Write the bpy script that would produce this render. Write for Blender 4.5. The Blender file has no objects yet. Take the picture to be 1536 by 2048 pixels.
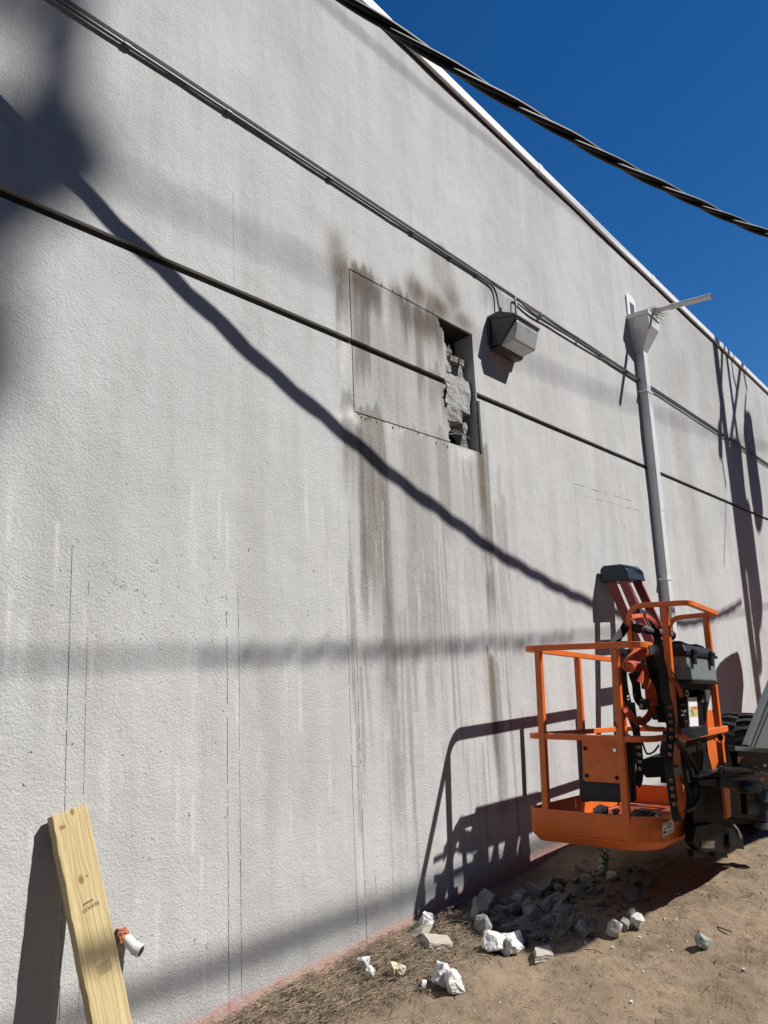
import bpy, bmesh, math, random
import numpy as np
from mathutils import Vector, Matrix, noise as mn

random.seed(7); rng = np.random.default_rng(7)
sc = bpy.context.scene
COL = sc.collection

# ------------------------------------------------------------------ camera
FPX, YAW, PITCH, ROLL = 1540.244, math.radians(38.2061), math.radians(9.98056), math.radians(-2.49123)
CAM = np.array([0.0, -2.87, 1.60])
_F = np.array([math.cos(YAW) * math.cos(PITCH), math.sin(YAW) * math.cos(PITCH), math.sin(PITCH)])
_R = np.cross(_F, [0, 0, 1.0]); _R /= np.linalg.norm(_R)
_U = np.cross(_R, _F)
CR = _R * math.cos(ROLL) + _U * math.sin(ROLL)
CU = -_R * math.sin(ROLL) + _U * math.cos(ROLL)
cd = bpy.data.cameras.new('camera'); cam = bpy.data.objects.new('camera', cd); COL.objects.link(cam)
M = Matrix(((CR[0], CU[0], -_F[0], CAM[0]), (CR[1], CU[1], -_F[1], CAM[1]), (CR[2], CU[2], -_F[2], CAM[2]), (0, 0, 0, 1)))
cam.matrix_world = M
cd.sensor_fit = 'VERTICAL'; cd.sensor_height = 36.0; cd.lens = FPX * 36.0 / 2048.0
cd.clip_start = 0.05; cd.clip_end = 2000
sc.camera = cam

# ------------------------------------------------------------------ light
SUN = np.array([0.725, -1.0, 1.311])              # one metre off the wall towards the sun
w = bpy.data.worlds.new('World'); sc.world = w; w.use_nodes = True
nt = w.node_tree; nt.nodes.clear()
sky = nt.nodes.new('ShaderNodeTexSky'); sky.sky_type = 'NISHITA'; sky.sun_disc = False
sky.sun_elevation = math.atan2(SUN[2], math.hypot(SUN[0], SUN[1]))
sky.sun_rotation = math.atan2(SUN[0], SUN[1])
sky.air_density = 1.0; sky.dust_density = 0.0; sky.ozone_density = 6.0; sky.altitude = 200
bg = nt.nodes.new('ShaderNodeBackground'); bg.inputs[1].default_value = 0.070
wo = nt.nodes.new('ShaderNodeOutputWorld')
hs_ = nt.nodes.new('ShaderNodeHueSaturation'); hs_.inputs['Saturation'].default_value = 1.265; hs_.inputs['Hue'].default_value = .505; nt.links.new(sky.outputs[0], hs_.inputs['Color']); nt.links.new(hs_.outputs[0], bg.inputs[0]); nt.links.new(bg.outputs[0], wo.inputs[0])
sl = bpy.data.lights.new('sun', 'SUN'); sl.energy = 5.0; sl.angle = math.radians(0.53); sl.color = (1.0, 0.97, 0.92)
so = bpy.data.objects.new('sun', sl); COL.objects.link(so)
so.rotation_euler = Vector(SUN).to_track_quat('Z', 'Y').to_euler(); so.location = (5, -8, 12)
sc.view_settings.view_transform = 'Standard'; sc.view_settings.look = 'None'
sc.view_settings.gamma = 1.0; sc.view_settings.exposure = 0.30
sc.cycles.max_bounces = 6; sc.cycles.diffuse_bounces = 2

# ------------------------------------------------------------------ survey helpers: measured picture points to places
def ray(x, y):
    return _F + (x - 768) / FPX * CR + (1024 - y) / FPX * CU
def W(x, y, Y=0.0):                                 # on the plane Y
    d = ray(x, y); return CAM + (Y - CAM[1]) / d[1] * d
def AX(x, y, X):                                    # on the plane X
    d = ray(x, y); return CAM + X / d[0] * d
def G(x, y, z=0.0):                                 # on the level z
    d = ray(x, y); return CAM + (z - CAM[2]) / d[2] * d
V = lambda *a: np.array(a if len(a) > 1 else a[0], float)

# ------------------------------------------------------------------ object helpers
def tag(o, label=None, cat=None, group=None, kind=None):
    if label: o['label'] = label
    if cat: o['category'] = cat
    if group: o['group'] = group
    if kind: o['kind'] = kind
    return o
def thing(name, label, cat, loc=(0, 0, 0), group=None):
    o = bpy.data.objects.new(name, None); COL.objects.link(o); o.location = loc
    o.empty_display_size = 0.1
    return tag(o, label, cat, group)

class MB:
    def __init__(s): s.v = []; s.f = []
    def add(s, vs, fs):
        n = len(s.v); s.v += [tuple(map(float, p)) for p in vs]; s.f += [tuple(i + n for i in f) for f in fs]; return s
    def box(s, a, b):
        (x0, y0, z0), (x1, y1, z1) = a, b
        return s.add([(x0, y0, z0), (x1, y0, z0), (x1, y1, z0), (x0, y1, z0), (x0, y0, z1), (x1, y0, z1), (x1, y1, z1), (x0, y1, z1)],
                     [(3, 2, 1, 0), (4, 5, 6, 7), (0, 1, 5, 4), (1, 2, 6, 5), (2, 3, 7, 6), (3, 0, 4, 7)])
    def obox(s, c, ax, ay, az):                     # centre and three half vectors
        c, ax, ay, az = map(V, (c, ax, ay, az))
        vs = [c + i * ax + j * ay + k * az for k in (-1, 1) for i, j in ((-1, -1), (1, -1), (1, 1), (-1, 1))]
        return s.add(vs, [(3, 2, 1, 0), (4, 5, 6, 7), (0, 1, 5, 4), (1, 2, 6, 5), (2, 3, 7, 6), (3, 0, 4, 7)])
    def sweep(s, pts, sec, up=(0, 0, 1), cap=True, closed=False):
        pts = [V(p) for p in pts]; n = len(pts); m = len(sec); vs = []; up = V(up)
        for i, p in enumerate(pts):
            a = pts[(i - 1) % n] if (i or closed) else p; b = pts[(i + 1) % n] if (i < n - 1 or closed) else p
            t = b - a; t /= (np.linalg.norm(t) or 1)
            r = np.cross(t, up)
            if np.linalg.norm(r) < 1e-3: r = np.cross(t, (1, 0, 0) if abs(t[0]) < .9 else (0, 1, 0))
            r /= np.linalg.norm(r); u = np.cross(r, t)
            k = 1.0
            if 0 < i < n - 1 or closed:
                d1 = p - a; d2 = b - p
                c = np.dot(d1, d2) / (np.linalg.norm(d1) * np.linalg.norm(d2) + 1e-9)
                k = min(1.4, 1 / max(.5, math.sqrt(max(0.01, (1 + c) / 2))))
            for (q, h) in sec: vs.append(p + r * q * k + u * h)
        fs = []
        for i in range(n if closed else n - 1):
            j = (i + 1) % n
            for k in range(m):
                l = (k + 1) % m
                fs.append((i * m + k, i * m + l, j * m + l, j * m + k))
        if cap and not closed: fs += [tuple(range(m))[::-1], tuple((n - 1) * m + k for k in range(m))]
        return s.add(vs, fs)
    def tube(s, pts, r, n=10, **k):
        return s.sweep(pts, [(r * math.cos(2 * math.pi * i / n), r * math.sin(2 * math.pi * i / n)) for i in range(n)], **k)
    def bar(s, pts, w, h, **k):
        return s.sweep(pts, [(-w / 2, -h / 2), (w / 2, -h / 2), (w / 2, h / 2), (-w / 2, h / 2)], **k)
    def prism(s, outline, d):                       # outline of 3D points pushed along vector d
        n = len(outline); o = [V(p) for p in outline]; d = V(d)
        return s.add(o + [p + d for p in o], [tuple(range(n))[::-1], tuple(range(n, 2 * n))] + [(i, (i + 1) % n, n + (i + 1) % n, n + i) for i in range(n)])
    def cyl(s, a, b, r, n=16, r2=None):
        a, b = V(a), V(b); t = (b - a) / np.linalg.norm(b - a)
        x = np.cross(t, (0, 0, 1) if abs(t[2]) < .9 else (1, 0, 0)); x /= np.linalg.norm(x); y = np.cross(t, x)
        r2 = r if r2 is None else r2
        vs = [a + r * (x * math.cos(2 * math.pi * i / n) + y * math.sin(2 * math.pi * i / n)) for i in range(n)]
        vs += [b + r2 * (x * math.cos(2 * math.pi * i / n) + y * math.sin(2 * math.pi * i / n)) for i in range(n)]
        return s.add(vs, [tuple(range(n))[::-1], tuple(range(n, 2 * n))] + [(i, (i + 1) % n, n + (i + 1) % n, n + i) for i in range(n)])
    def mesh(s, name):
        m = bpy.data.meshes.new(name); m.from_pydata(s.v, [], s.f); m.update()
        bm = bmesh.new(); bm.from_mesh(m); bmesh.ops.recalc_face_normals(bm, faces=bm.faces); bm.to_mesh(m); bm.free()
        return m
    def build(s, name, mat, parent=None, bevel=0, smooth=False, label=None):
        me = s.mesh(name); me.materials.append(mat)
        o = bpy.data.objects.new(name, me); COL.objects.link(o)
        if parent is not None:
            o.parent = parent
            p = parent; off = Vector((0, 0, 0))
            while p is not None: off += p.location; p = p.parent
            me.transform(Matrix.Translation(-off))
        if smooth:
            for p in me.polygons: p.use_smooth = True
            me.set_sharp_from_angle(angle=math.radians(40))
        if bevel:
            b = o.modifiers.new('bevel', 'BEVEL'); b.width = bevel; b.segments = 2; b.limit_method = 'ANGLE'; b.angle_limit = math.radians(35)
        if label: o['label'] = label
        return o

def arc_path(pts, rads, n=6):                       # polyline with rounded corners
    pts = [V(p) for p in pts]; out = [pts[0]]
    for i in range(1, len(pts) - 1):
        a, p, b = pts[i - 1], pts[i], pts[i + 1]; r = rads[i - 1]
        da = (a - p) / np.linalg.norm(a - p); db = (b - p) / np.linalg.norm(b - p)
        r1 = min(r, np.linalg.norm(a - p) * .49, np.linalg.norm(b - p) * .49)
        p0, p2 = p + da * r1, p + db * r1
        for k in range(n + 1):
            t = k / n; out.append((1 - t) ** 2 * p0 + 2 * t * (1 - t) * p + t * t * p2)
    out.append(pts[-1]); return out
def smooth_path(pts, n=6):
    P = [V(p) for p in pts]; P = [2 * P[0] - P[1]] + P + [2 * P[-1] - P[-2]]; out = []
    for i in range(1, len(P) - 2):
        for k in range(n):
            t = k / n; a, b, c, d = P[i - 1:i + 3]
            out.append(.5 * ((2 * b) + (-a + c) * t + (2 * a - 5 * b + 4 * c - d) * t * t + (-a + 3 * b - 3 * c + d) * t ** 3))
    out.append(P[-2]); return out

# ------------------------------------------------------------------ materials
def mat(name, col, rough=.6, metal=0, bump=0, bscale=40, var=0, vscale=8, dirt=None, dscale=6, dthr=.55, spec=.5, stretch=(1, 1, 1), coat=0, trans=0):
    m = bpy.data.materials.new(name); m.use_nodes = True; n = m.node_tree.nodes; l = m.node_tree.links
    b = n['Principled BSDF']; b.inputs['Roughness'].default_value = rough; b.inputs['Metallic'].default_value = metal
    b.inputs['Base Color'].default_value = (*col, 1); b.inputs['Specular IOR Level'].default_value = spec
    if coat: b.inputs['Coat Weight'].default_value = coat
    if trans: b.inputs['Transmission Weight'].default_value = trans
    tc = n.new('ShaderNodeTexCoord'); mp = n.new('ShaderNodeMapping'); mp.inputs['Scale'].default_value = stretch
    l.new(tc.outputs['Object'], mp.inputs[0])
    def nz(sc_, det=6, rgh=.6):
        t = n.new('ShaderNodeTexNoise'); t.inputs['Scale'].default_value = sc_; t.inputs['Detail'].default_value = det; t.inputs['Roughness'].default_value = rgh
        l.new(mp.outputs[0], t.inputs['Vector']); return t.outputs['Fac']
    cur = None
    if var:
        mx = n.new('ShaderNodeMix'); mx.data_type = 'RGBA'
        mx.inputs[6].default_value = (*[c * (1 - var) for c in col], 1); mx.inputs[7].default_value = (*[min(1, c * (1 + var)) for c in col], 1)
        mr = n.new('ShaderNodeMapRange'); mr.inputs[1].default_value = .3; mr.inputs[2].default_value = .7
        l.new(nz(vscale), mr.inputs[0]); l.new(mr.outputs[0], mx.inputs[0]); cur = mx.outputs[2]
    if dirt:
        mx = n.new('ShaderNodeMix'); mx.data_type = 'RGBA'
        if cur: l.new(cur, mx.inputs[6])
        else: mx.inputs[6].default_value = (*col, 1)
        mx.inputs[7].default_value = (*dirt, 1)
        mr = n.new('ShaderNodeMapRange'); mr.inputs[1].default_value = dthr; mr.inputs[2].default_value = dthr + .12
        l.new(nz(dscale, 9, .68), mr.inputs[0]); l.new(mr.outputs[0], mx.inputs[0]); cur = mx.outputs[2]
        rr = n.new('ShaderNodeMapRange'); rr.inputs[3].default_value = rough; rr.inputs[4].default_value = min(1, rough + .3)
        l.new(mr.outputs[0], rr.inputs[0]); l.new(rr.outputs[0], b.inputs['Roughness'])
    if cur: l.new(cur, b.inputs['Base Color'])
    if bump:
        bp = n.new('ShaderNodeBump'); bp.inputs['Strength'].default_value = 1; bp.inputs['Distance'].default_value = bump
        l.new(nz(bscale, 8, .6), bp.inputs['Height']); l.new(bp.outputs[0], b.inputs['Normal'])
    return m

ORANGE = mat('orange_paint', (.70, .150, .024), .42, var=.14, vscale=4, dirt=(.40, .13, .05), dscale=11, dthr=.57, bump=.0008, bscale=60)
ORANGE_CHIP = mat('orange_paint_chipped', (.70, .150, .024), .45, var=.12, vscale=5, dirt=(.45, .42, .38), dscale=18, dthr=.60)
BLACK = mat('black_steel', (.005, .005, .006), .55, var=.3, vscale=14, dirt=(.022, .018, .014), dscale=10, dthr=.6, spec=.14)
BLACKPL = mat('black_plastic', (.010, .010, .011), .5, var=.2, vscale=9, bump=.0006, bscale=300, spec=.25)
GREYPL = mat('grey_plastic', (.17, .195, .20), .55, bump=.0005, bscale=400, var=.1)
NAVY = mat('navy_pad', (.012, .017, .028), .6, bump=.001, bscale=200)
RUBBER = mat('tyre_rubber', (.022, .021, .02), .85, bump=.002, bscale=60, var=.25, dirt=(.09, .075, .06), dscale=7, dthr=.56)
STEELG = mat('grey_painted_steel', (.075, .082, .086), .5, var=.15, vscale=6, dirt=(.12, .11, .095), dscale=8, dthr=.6)
GALV = mat('galvanised_conduit', (.13, .137, .15), .5, metal=.6, var=.15, vscale=4, dirt=(.25, .25, .25), dscale=9, dthr=.58)
DOWN = mat('painted_downspout', (.68, .695, .685), .38, var=.06, vscale=3, dirt=(.38, .37, .34), dscale=5, dthr=.6, stretch=(1, 1, .3))
WHITEM = mat('white_metal_cap', (.8, .81, .82), .45, var=.05, dirt=(.5, .5, .48), dscale=6, dthr=.62)
DARKGAP = mat('dark_gap_shade', (.03, .028, .027), .7)  # near-black standing in for the shade of gaps and hollow ends
LAMPB = mat('bronze_lamp_housing', (.062, .062, .066), .5, var=.25, vscale=7, dirt=(.12, .115, .11), dscale=8, dthr=.55, bump=.0008, bscale=120)
LENS = mat('frosted_lamp_lens', (.43, .445, .44), .16, dirt=(.27, .25, .205), dscale=7, dthr=.52, bump=.0012, bscale=180, coat=.3)
CABLE = mat('black_cable_jacket', (.010, .011, .014), .5, var=.2, vscale=5, spec=.25)
REDFG = mat('red_fibreglass', (.25, .035, .03), .5, var=.12, vscale=20, dirt=(.36, .2, .17), dscale=16, dthr=.64, stretch=(1, 1, .25))
BLUEPL = mat('blue_ladder_cap', (.008, .02, .035), .5, bump=.0006, bscale=200, dirt=(.08, .09, .1), dscale=22, dthr=.63)
ALU = mat('aluminium', (.55, .55, .55), .4, metal=.8, var=.15)
STRAPB = mat('black_webbing', (.013, .013, .015), .8, bump=.001, bscale=500, var=.2)
STRAPO = mat('orange_webbing', (.55, .085, .03), .8, bump=.001, bscale=500, var=.25, vscale=20, dirt=(.12, .03, .02), dscale=14, dthr=.57)
COPPER = mat('copper_grommet', (.75, .35, .24), .35, metal=.9)
SILVER = mat('steel_grommet', (.75, .75, .75), .3, metal=.9)
WHITEP = mat('white_pvc', (.70, .69, .64), .35, var=.04)
FOAMO = mat('orange_spray_foam', (.42, .15, .08), .9, bump=.012, bscale=45, var=.35, vscale=30)
CONC = mat('broken_concrete', (.30, .295, .28), .92, bump=.009, bscale=55, var=.25, vscale=14, dirt=(.19, .15, .11), dscale=10, dthr=.54)
CONCD = mat('block_concrete', (.25, .245, .235), .95, bump=.008, bscale=45, var=.3, vscale=18)
STUCCOCH = mat('stucco_slab', (.42, .385, .33), .9, bump=.006, bscale=80, var=.12, vscale=12, dirt=(.27, .215, .16), dscale=8, dthr=.56)
FOAMW = mat('white_foam_board', (.76, .755, .73), .85, bump=.012, bscale=70, var=.08, vscale=25, dirt=(.42, .37, .3), dscale=14, dthr=.58)
CREAM = mat('cream_stone', (.60, .52, .38), .85, bump=.005, bscale=60, var=.2, vscale=20)
MAROON = mat('dark_unseen_part', (.05, .02, .02), .6)
WHITEPL = mat('white_sign_plate', (.8, .82, .84), .4)
DECAL = mat('white_decal', (.82, .8, .8), .45)
INK = mat('black_ink', (.03, .03, .03), .8)
INKW = mat('stamp_ink', (.10, .085, .05), .9)
YEL = mat('yellow_label', (.55, .48, .2), .5, var=.2, vscale=120)
REDL = mat('red_label', (.75, .12, .04), .5)
TWIG = mat('dry_twigs', (.13, .09, .06), .9, var=.4, vscale=30)
STRAW = mat('dry_pine_straw', (.27, .205, .14), .85, var=.5, vscale=14)
GREEN = mat('green_weed', (.09, .16, .03), .6, var=.3, vscale=20)
LATH = mat('rusty_lath', (.20, .18, .155), .7, metal=0, var=.4, vscale=25)
PINEN = mat('pine_needles', (.035, .055, .022), .8, var=.3)
BARK = mat('bark', (.12, .085, .06), .95, bump=.02, bscale=12, var=.3)
POLEW = mat('creosote_pole', (.11, .08, .06), .9, var=.3, bump=.006, bscale=20, stretch=(1, 1, .15))
CANG = mat('transformer_grey', (.3, .31, .31), .5, var=.1)
MEMBR = mat('black_membrane', (.02, .021, .024), .5, bump=.02, bscale=9)
PEBB = mat('pebbles', (.42, .39, .34), .9, var=.5, vscale=9)

# ---- stucco: colour, grain and stains (stain and groove shade masks are stored on the mesh)
def stucco():
    m = bpy.data.materials.new('grey_stucco'); m.use_nodes = True; n = m.node_tree.nodes; l = m.node_tree.links
    b = n['Principled BSDF']; b.inputs['Roughness'].default_value = .92; b.inputs['Specular IOR Level'].default_value = .15
    tc = n.new('ShaderNodeTexCoord')
    def nz(s, det=5, rgh=.55, st=(1, 1, 1)):
        mp = n.new('ShaderNodeMapping'); mp.inputs['Scale'].default_value = st
        if st == (1, 1, 1): mp.inputs['Rotation'].default_value = (.62, .41, .77)
        else: mp.inputs['Location'].default_value = (0, .437, 0)
        l.new(tc.outputs['Object'], mp.inputs[0])
        t = n.new('ShaderNodeTexNoise'); t.inputs['Scale'].default_value = s; t.inputs['Detail'].default_value = det; t.inputs['Roughness'].default_value = rgh
        l.new(mp.outputs[0], t.inputs['Vector']); return t.outputs['Fac']
    def mrange(x, a, b_, c=0., d=1.):
        t = n.new('ShaderNodeMapRange'); t.inputs[1].default_value = a; t.inputs[2].default_value = b_; t.inputs[3].default_value = c; t.inputs[4].default_value = d
        l.new(x, t.inputs[0]); return t.outputs[0]
    def mul(a, b_):
        t = n.new('ShaderNodeMath'); t.operation = 'MULTIPLY'
        for i, x in enumerate((a, b_)):
            if isinstance(x, (int, float)): t.inputs[i].default_value = x
            else: l.new(x, t.inputs[i])
        return t.outputs[0]
    def add(a, b_):
        t = n.new('ShaderNodeMath'); t.operation = 'ADD'; l.new(a, t.inputs[0]); l.new(b_, t.inputs[1]); return t.outputs[0]
    def mix(f, a, c):
        t = n.new('ShaderNodeMix'); t.data_type = 'RGBA'; l.new(f, t.inputs[0])
        if isinstance(a, tuple): t.inputs[6].default_value = (*a, 1)
        else: l.new(a, t.inputs[6])
        t.inputs[7].default_value = (*c, 1); return t.outputs[2]
    at = n.new('ShaderNodeAttribute'); at.attribute_name = 'wear_and_shade'
    sp = n.new('ShaderNodeSeparateColor'); l.new(at.outputs['Color'], sp.inputs[0])
    brown, grey, pink, pale = sp.outputs[0], sp.outputs[1], sp.outputs[2], at.outputs['Alpha']
    blot = mrange(nz(1.3, 6, .6), .35, .68)
    c = mix(mul(blot, .75), (.565, .565, .562), (.475, .478, .476))
    streak = mrange(nz(7, 7, .7, (1, 1, .07)), .42, .75)
    c = mix(mul(streak, .34), c, (.37, .362, .35))
    fleck = mrange(nz(150, 3, .7), .54, .68)
    c = mix(mul(fleck, .34), c, (.27, .26, .25))
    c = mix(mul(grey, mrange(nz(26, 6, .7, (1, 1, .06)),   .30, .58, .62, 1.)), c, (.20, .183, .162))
    c = mix(mul(brown, mrange(nz(34, 6, .75, (1, 1, .25)),  .30, .58, .68, 1.)), c, (.155, .118, .085))
    sp2 = mrange(nz(150, 4, .8), .52, .62)
    c = mix(mul(mul(add(brown, grey), sp2), .8), c, (.11, .095, .08))
    c = mix(mul(pink, mrange(nz(18, 6, .7), .3, .6, .55, 1.)), c, (.50, .30, .26))
    c = mix(mul(pale, mrange(nz(30, 5, .6), .4, .6, .6, 1.)), c, (.66, .65, .63))
    drop = mrange(nz(22, 6, .8, (1, 1, .10)), .70, .74)
    c = mix(mul(drop, .35), c, (.70, .69, .66))
    l.new(c, b.inputs['Base Color'])
    bp = n.new('ShaderNodeBump'); bp.inputs['Strength'].default_value = 1.; bp.inputs['Distance'].default_value = .0042
    l.new(add(nz(95, 4, .6), mul(nz(230, 2, .5), .3)), bp.inputs['Height'])
    bp2 = n.new('ShaderNodeBump'); bp2.inputs['Strength'].default_value = 1.; bp2.inputs['Distance'].default_value = .012
    l.new(nz(3.5, 5, .55), bp2.inputs['Height']); l.new(bp2.outputs[0], bp.inputs['Normal'])
    l.new(bp.outputs[0], b.inputs['Normal'])
    return m
STUCCO = stucco()

def sand():
    m = bpy.data.materials.new('sandy_ground'); m.use_nodes = True; n = m.node_tree.nodes; l = m.node_tree.links
    b = n['Principled BSDF']; b.inputs['Roughness'].default_value = .95; b.inputs['Specular IOR Level'].default_value = .1
    tc = n.new('ShaderNodeTexCoord')
    def nz(s, det=6, rgh=.6):
        t = n.new('ShaderNodeTexNoise'); t.inputs['Scale'].default_value = s; t.inputs['Detail'].default_value = det; t.inputs['Roughness'].default_value = rgh
        l.new(tc.outputs['Object'], t.inputs['Vector']); return t.outputs['Fac']
    def mr(x, a, c):
        t = n.new('ShaderNodeMapRange'); t.inputs[1].default_value = a; t.inputs[2].default_value = c; l.new(x, t.inputs[0]); return t.outputs[0]
    def mix(f, a, c, k=1.):
        t = n.new('ShaderNodeMix'); t.data_type = 'RGBA'
        q = n.new('ShaderNodeMath'); q.operation = 'MULTIPLY'; l.new(f, q.inputs[0]); q.inputs[1].default_value = k; l.new(q.outputs[0], t.inputs[0])
        if isinstance(a, tuple): t.inputs[6].default_value = (*a, 1)
        else: l.new(a, t.inputs[6])
        t.inputs[7].default_value = (*c, 1); return t.outputs[2]
    c = mix(mr(nz(2.2), .35, .65), (.29, .22, .15), (.225, .17, .115))
    c = mix(mr(nz(14, 8, .7), .55, .68), c, (.12, .09, .06), .7)
    c = mix(mr(nz(60, 6, .7), .58, .66), c, (.07, .05, .035), .7)
    c = mix(mr(nz(85, 4, .7), .66, .70), c, (.45, .4, .32), .6)
    at = n.new('ShaderNodeAttribute'); at.attribute_name = 'litter'
    c = mix(at.outputs['Fac'], c, (.14, .108, .078), .85)
    l.new(c, b.inputs['Base Color'])
    bp = n.new('ShaderNodeBump'); bp.inputs['Distance'].default_value = .012; bp.inputs['Strength'].default_value = 1
    l.new(nz(34, 8, .65), bp.inputs['Height']); l.new(bp.outputs[0], b.inputs['Normal'])
    return m
SAND = sand()

def wood():
    m = bpy.data.materials.new('treated_pine'); m.use_nodes = True; n = m.node_tree.nodes; l = m.node_tree.links
    b = n['Principled BSDF']; b.inputs['Roughness'].default_value = .65; b.inputs['Specular IOR Level'].default_value = .25
    tc = n.new('ShaderNodeTexCoord')
    # grain lines bend round the knots: shift the across coordinate near each knot
    sep = n.new('ShaderNodeSeparateXYZ'); l.new(tc.outputs['Object'], sep.inputs[0])
    def math_(op, a, c=None, cl=False):
        t = n.new('ShaderNodeMath'); t.operation = op; t.use_clamp = cl
        for i, x in enumerate((a, c)):
            if x is None: continue
            if isinstance(x, (int, float)): t.inputs[i].default_value = x
            else: l.new(x, t.inputs[i])
        return t.outputs[0]
    x, y, z = sep.outputs
    knots = [(-.010, -.250, .012, .018), (-.040, -.055, .013, .009), (.013, -.245, .006, .005), (.008, -.012, .009, .016)]
    shift = None; kmask = None
    for kx, kz, rx, rz in knots:
        dx = math_('SUBTRACT', x, kx); dz = math_('SUBTRACT', z, kz)
        d2 = math_('ADD', math_('POWER', math_('DIVIDE', dx, rx), 2), math_('POWER', math_('DIVIDE', dz, rz), 2))
        e = math_('DIVIDE', dx, math_('ADD', math_('MULTIPLY', math_('POWER', math_('DIVIDE', dz, rz * 2.2), 2), 1.), 1.0))
        e = math_('MULTIPLY', e, math_('EXPONENT', math_('MULTIPLY', math_('POWER', math_('DIVIDE', dx, rx * 2.5), 2), -1.)))
        s_ = math_('MULTIPLY', e, -.75)
        shift = s_ if shift is None else math_('ADD', shift, s_)
        k_ = math_('SUBTRACT', 1.25, d2, True)
        kmask = k_ if kmask is None else math_('MAXIMUM', kmask, k_)
    cx = math_('ADD', x, shift)
    cmb = n.new('ShaderNodeCombineXYZ'); l.new(cx, cmb.inputs[0]); l.new(y, cmb.inputs[1]); l.new(math_('MULTIPLY', z, .055), cmb.inputs[2])
    def nz(s, det, r):
        t = n.new('ShaderNodeTexNoise'); t.inputs['Scale'].default_value = s; t.inputs['Detail'].default_value = det; t.inputs['Roughness'].default_value = r
        l.new(cmb.outputs[0], t.inputs['Vector']); return t.outputs['Fac']
    wv = n.new('ShaderNodeTexWave'); wv.wave_type = 'BANDS'; wv.bands_direction = 'X'; wv.inputs['Scale'].default_value = 13; wv.inputs['Distortion'].default_value = 9; wv.inputs['Detail'].default_value = 5; wv.inputs['Detail Scale'].default_value = 3.5
    l.new(cmb.outputs[0], wv.inputs[0])
    def mr(x_, a, c, d=0., e=1.):
        t = n.new('ShaderNodeMapRange'); t.inputs[1].default_value = a; t.inputs[2].default_value = c; t.inputs[3].default_value = d; t.inputs[4].default_value = e; l.new(x_, t.inputs[0]); return t.outputs[0]
    def mix(f, a, c):
        t = n.new('ShaderNodeMix'); t.data_type = 'RGBA'; l.new(f, t.inputs[0])
        if isinstance(a, tuple): t.inputs[6].default_value = (*a, 1)
        else: l.new(a, t.inputs[6])
        t.inputs[7].default_value = (*c, 1); return t.outputs[2]
    c = mix(mr(nz(30, 3, .5), .3, .7), (.57, .46, .245), (.46, .36, .185))
    c = mix(mr(wv.outputs['Fac'], .62, 1., 0, .5), c, (.36, .25, .11))
    c = mix(mr(nz(160, 2, .5), .62, .72, 0, .45), c, (.29, .2, .09))
    t2 = n.new('ShaderNodeTexNoise'); t2.inputs['Scale'].default_value = 11; t2.inputs['Detail'].default_value = 5; l.new(tc.outputs['Object'], t2.inputs['Vector'])
    c = mix(mr(t2.outputs['Fac'], .55, .75, 0, .5), c, (.36, .32, .16))
    c = mix(math_('MULTIPLY', kmask, .85, True), c, (.20, .095, .045))
    l.new(c, b.inputs['Base Color'])
    bp = n.new('ShaderNodeBump'); bp.inputs['Distance'].default_value = .0012; l.new(wv.outputs['Fac'], bp.inputs['Height']); l.new(bp.outputs[0], b.inputs['Normal'])
    return m
WOOD = wood()

# ------------------------------------------------------------------ numpy noise
def vnoise(x, y, seed=0):
    r = np.random.default_rng(seed); T = r.random((257, 257))
    xi = np.floor(x).astype(int); yi = np.floor(y).astype(int); fx = x - xi; fy = y - yi
    fx = fx * fx * (3 - 2 * fx); fy = fy * fy * (3 - 2 * fy)
    g = lambda a, b_: T[a % 257, b_ % 257]
    return (g(xi, yi) * (1 - fx) + g(xi + 1, yi) * fx) * (1 - fy) + (g(xi, yi + 1) * (1 - fx) + g(xi + 1, yi + 1) * fx) * fy
def fbm(x, y, seed=0, oct=4, gain=.5):
    s = 0; a = 1; t = 0
    for o in range(oct): s = s + a * vnoise(x * 2 ** o, y * 2 ** o, seed + o * 11); t += a; a *= gain
    return s / t

# ================================================================== GROUND
def gheight(x, y):
    d = np.clip(-y, 0, 50)
    near = np.clip(1 - np.hypot(x - 5, y + 1.5) / 14, 0, 1)
    h = (fbm(x * 1.1, y * 1.1, 3, 3) - .5) * .07 + (fbm(x * 5, y * 5, 8, 4, .6) - .5) * .055 + (fbm(x * 17, y * 17, 5, 3, .6) - .5) * .022
    h = h * near
    for (a_, c_) in ((-1.55, -.12), (-2.1, -.10)):
        dd_ = y - (a_ + c_ * (x - 4)); h = h - near * .022 * np.exp(-(dd_ / .12) ** 2) * (1 + .45 * np.sign(np.sin(x * 42 + dd_ * 25)))
    h = h + .045 * np.exp(-d / .22) * (.5 + fbm(x * 3, y * 3, 17, 3)) * np.clip((7 - x) / 2, 0, 1) * (x > .5)
    return h
def litter(x, y):
    d = np.clip(-y, 0, 50)
    far = np.clip((-y - 3.3) / .8, 0, 1)  # unseen ground behind the viewer, darkened to cut its bounce light
    a = np.clip((4.9 - x) / .8, 0, 1) * np.clip(1.35 - d / (.36 + .34 * fbm(x * 2, y * 2, 23, 3)), 0, 1)
    bb = .35 * np.clip((fbm(x * 2.6, y * 2.6, 31, 4, .6) - .60) * 7, 0, 1)
    return np.clip(np.maximum(np.maximum(a, bb), far), 0, 1)
xs = np.concatenate([[-400, -150, -60, -25, -10, -4, 0, 1.2], np.arange(1.8, 6.6, .022), np.arange(6.6, 10, .06), np.arange(10, 20, .4), [24, 35, 60, 150, 400]])
ys = np.concatenate([[-400, -150, -60, -25, -12, -7, -4.5], np.arange(-3.2, -.0, .022), [0.02, .2, 12, 60, 200, 400]])
XX, YY = np.meshgrid(xs, ys, indexing='ij'); ZZ = gheight(XX, YY)
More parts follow.
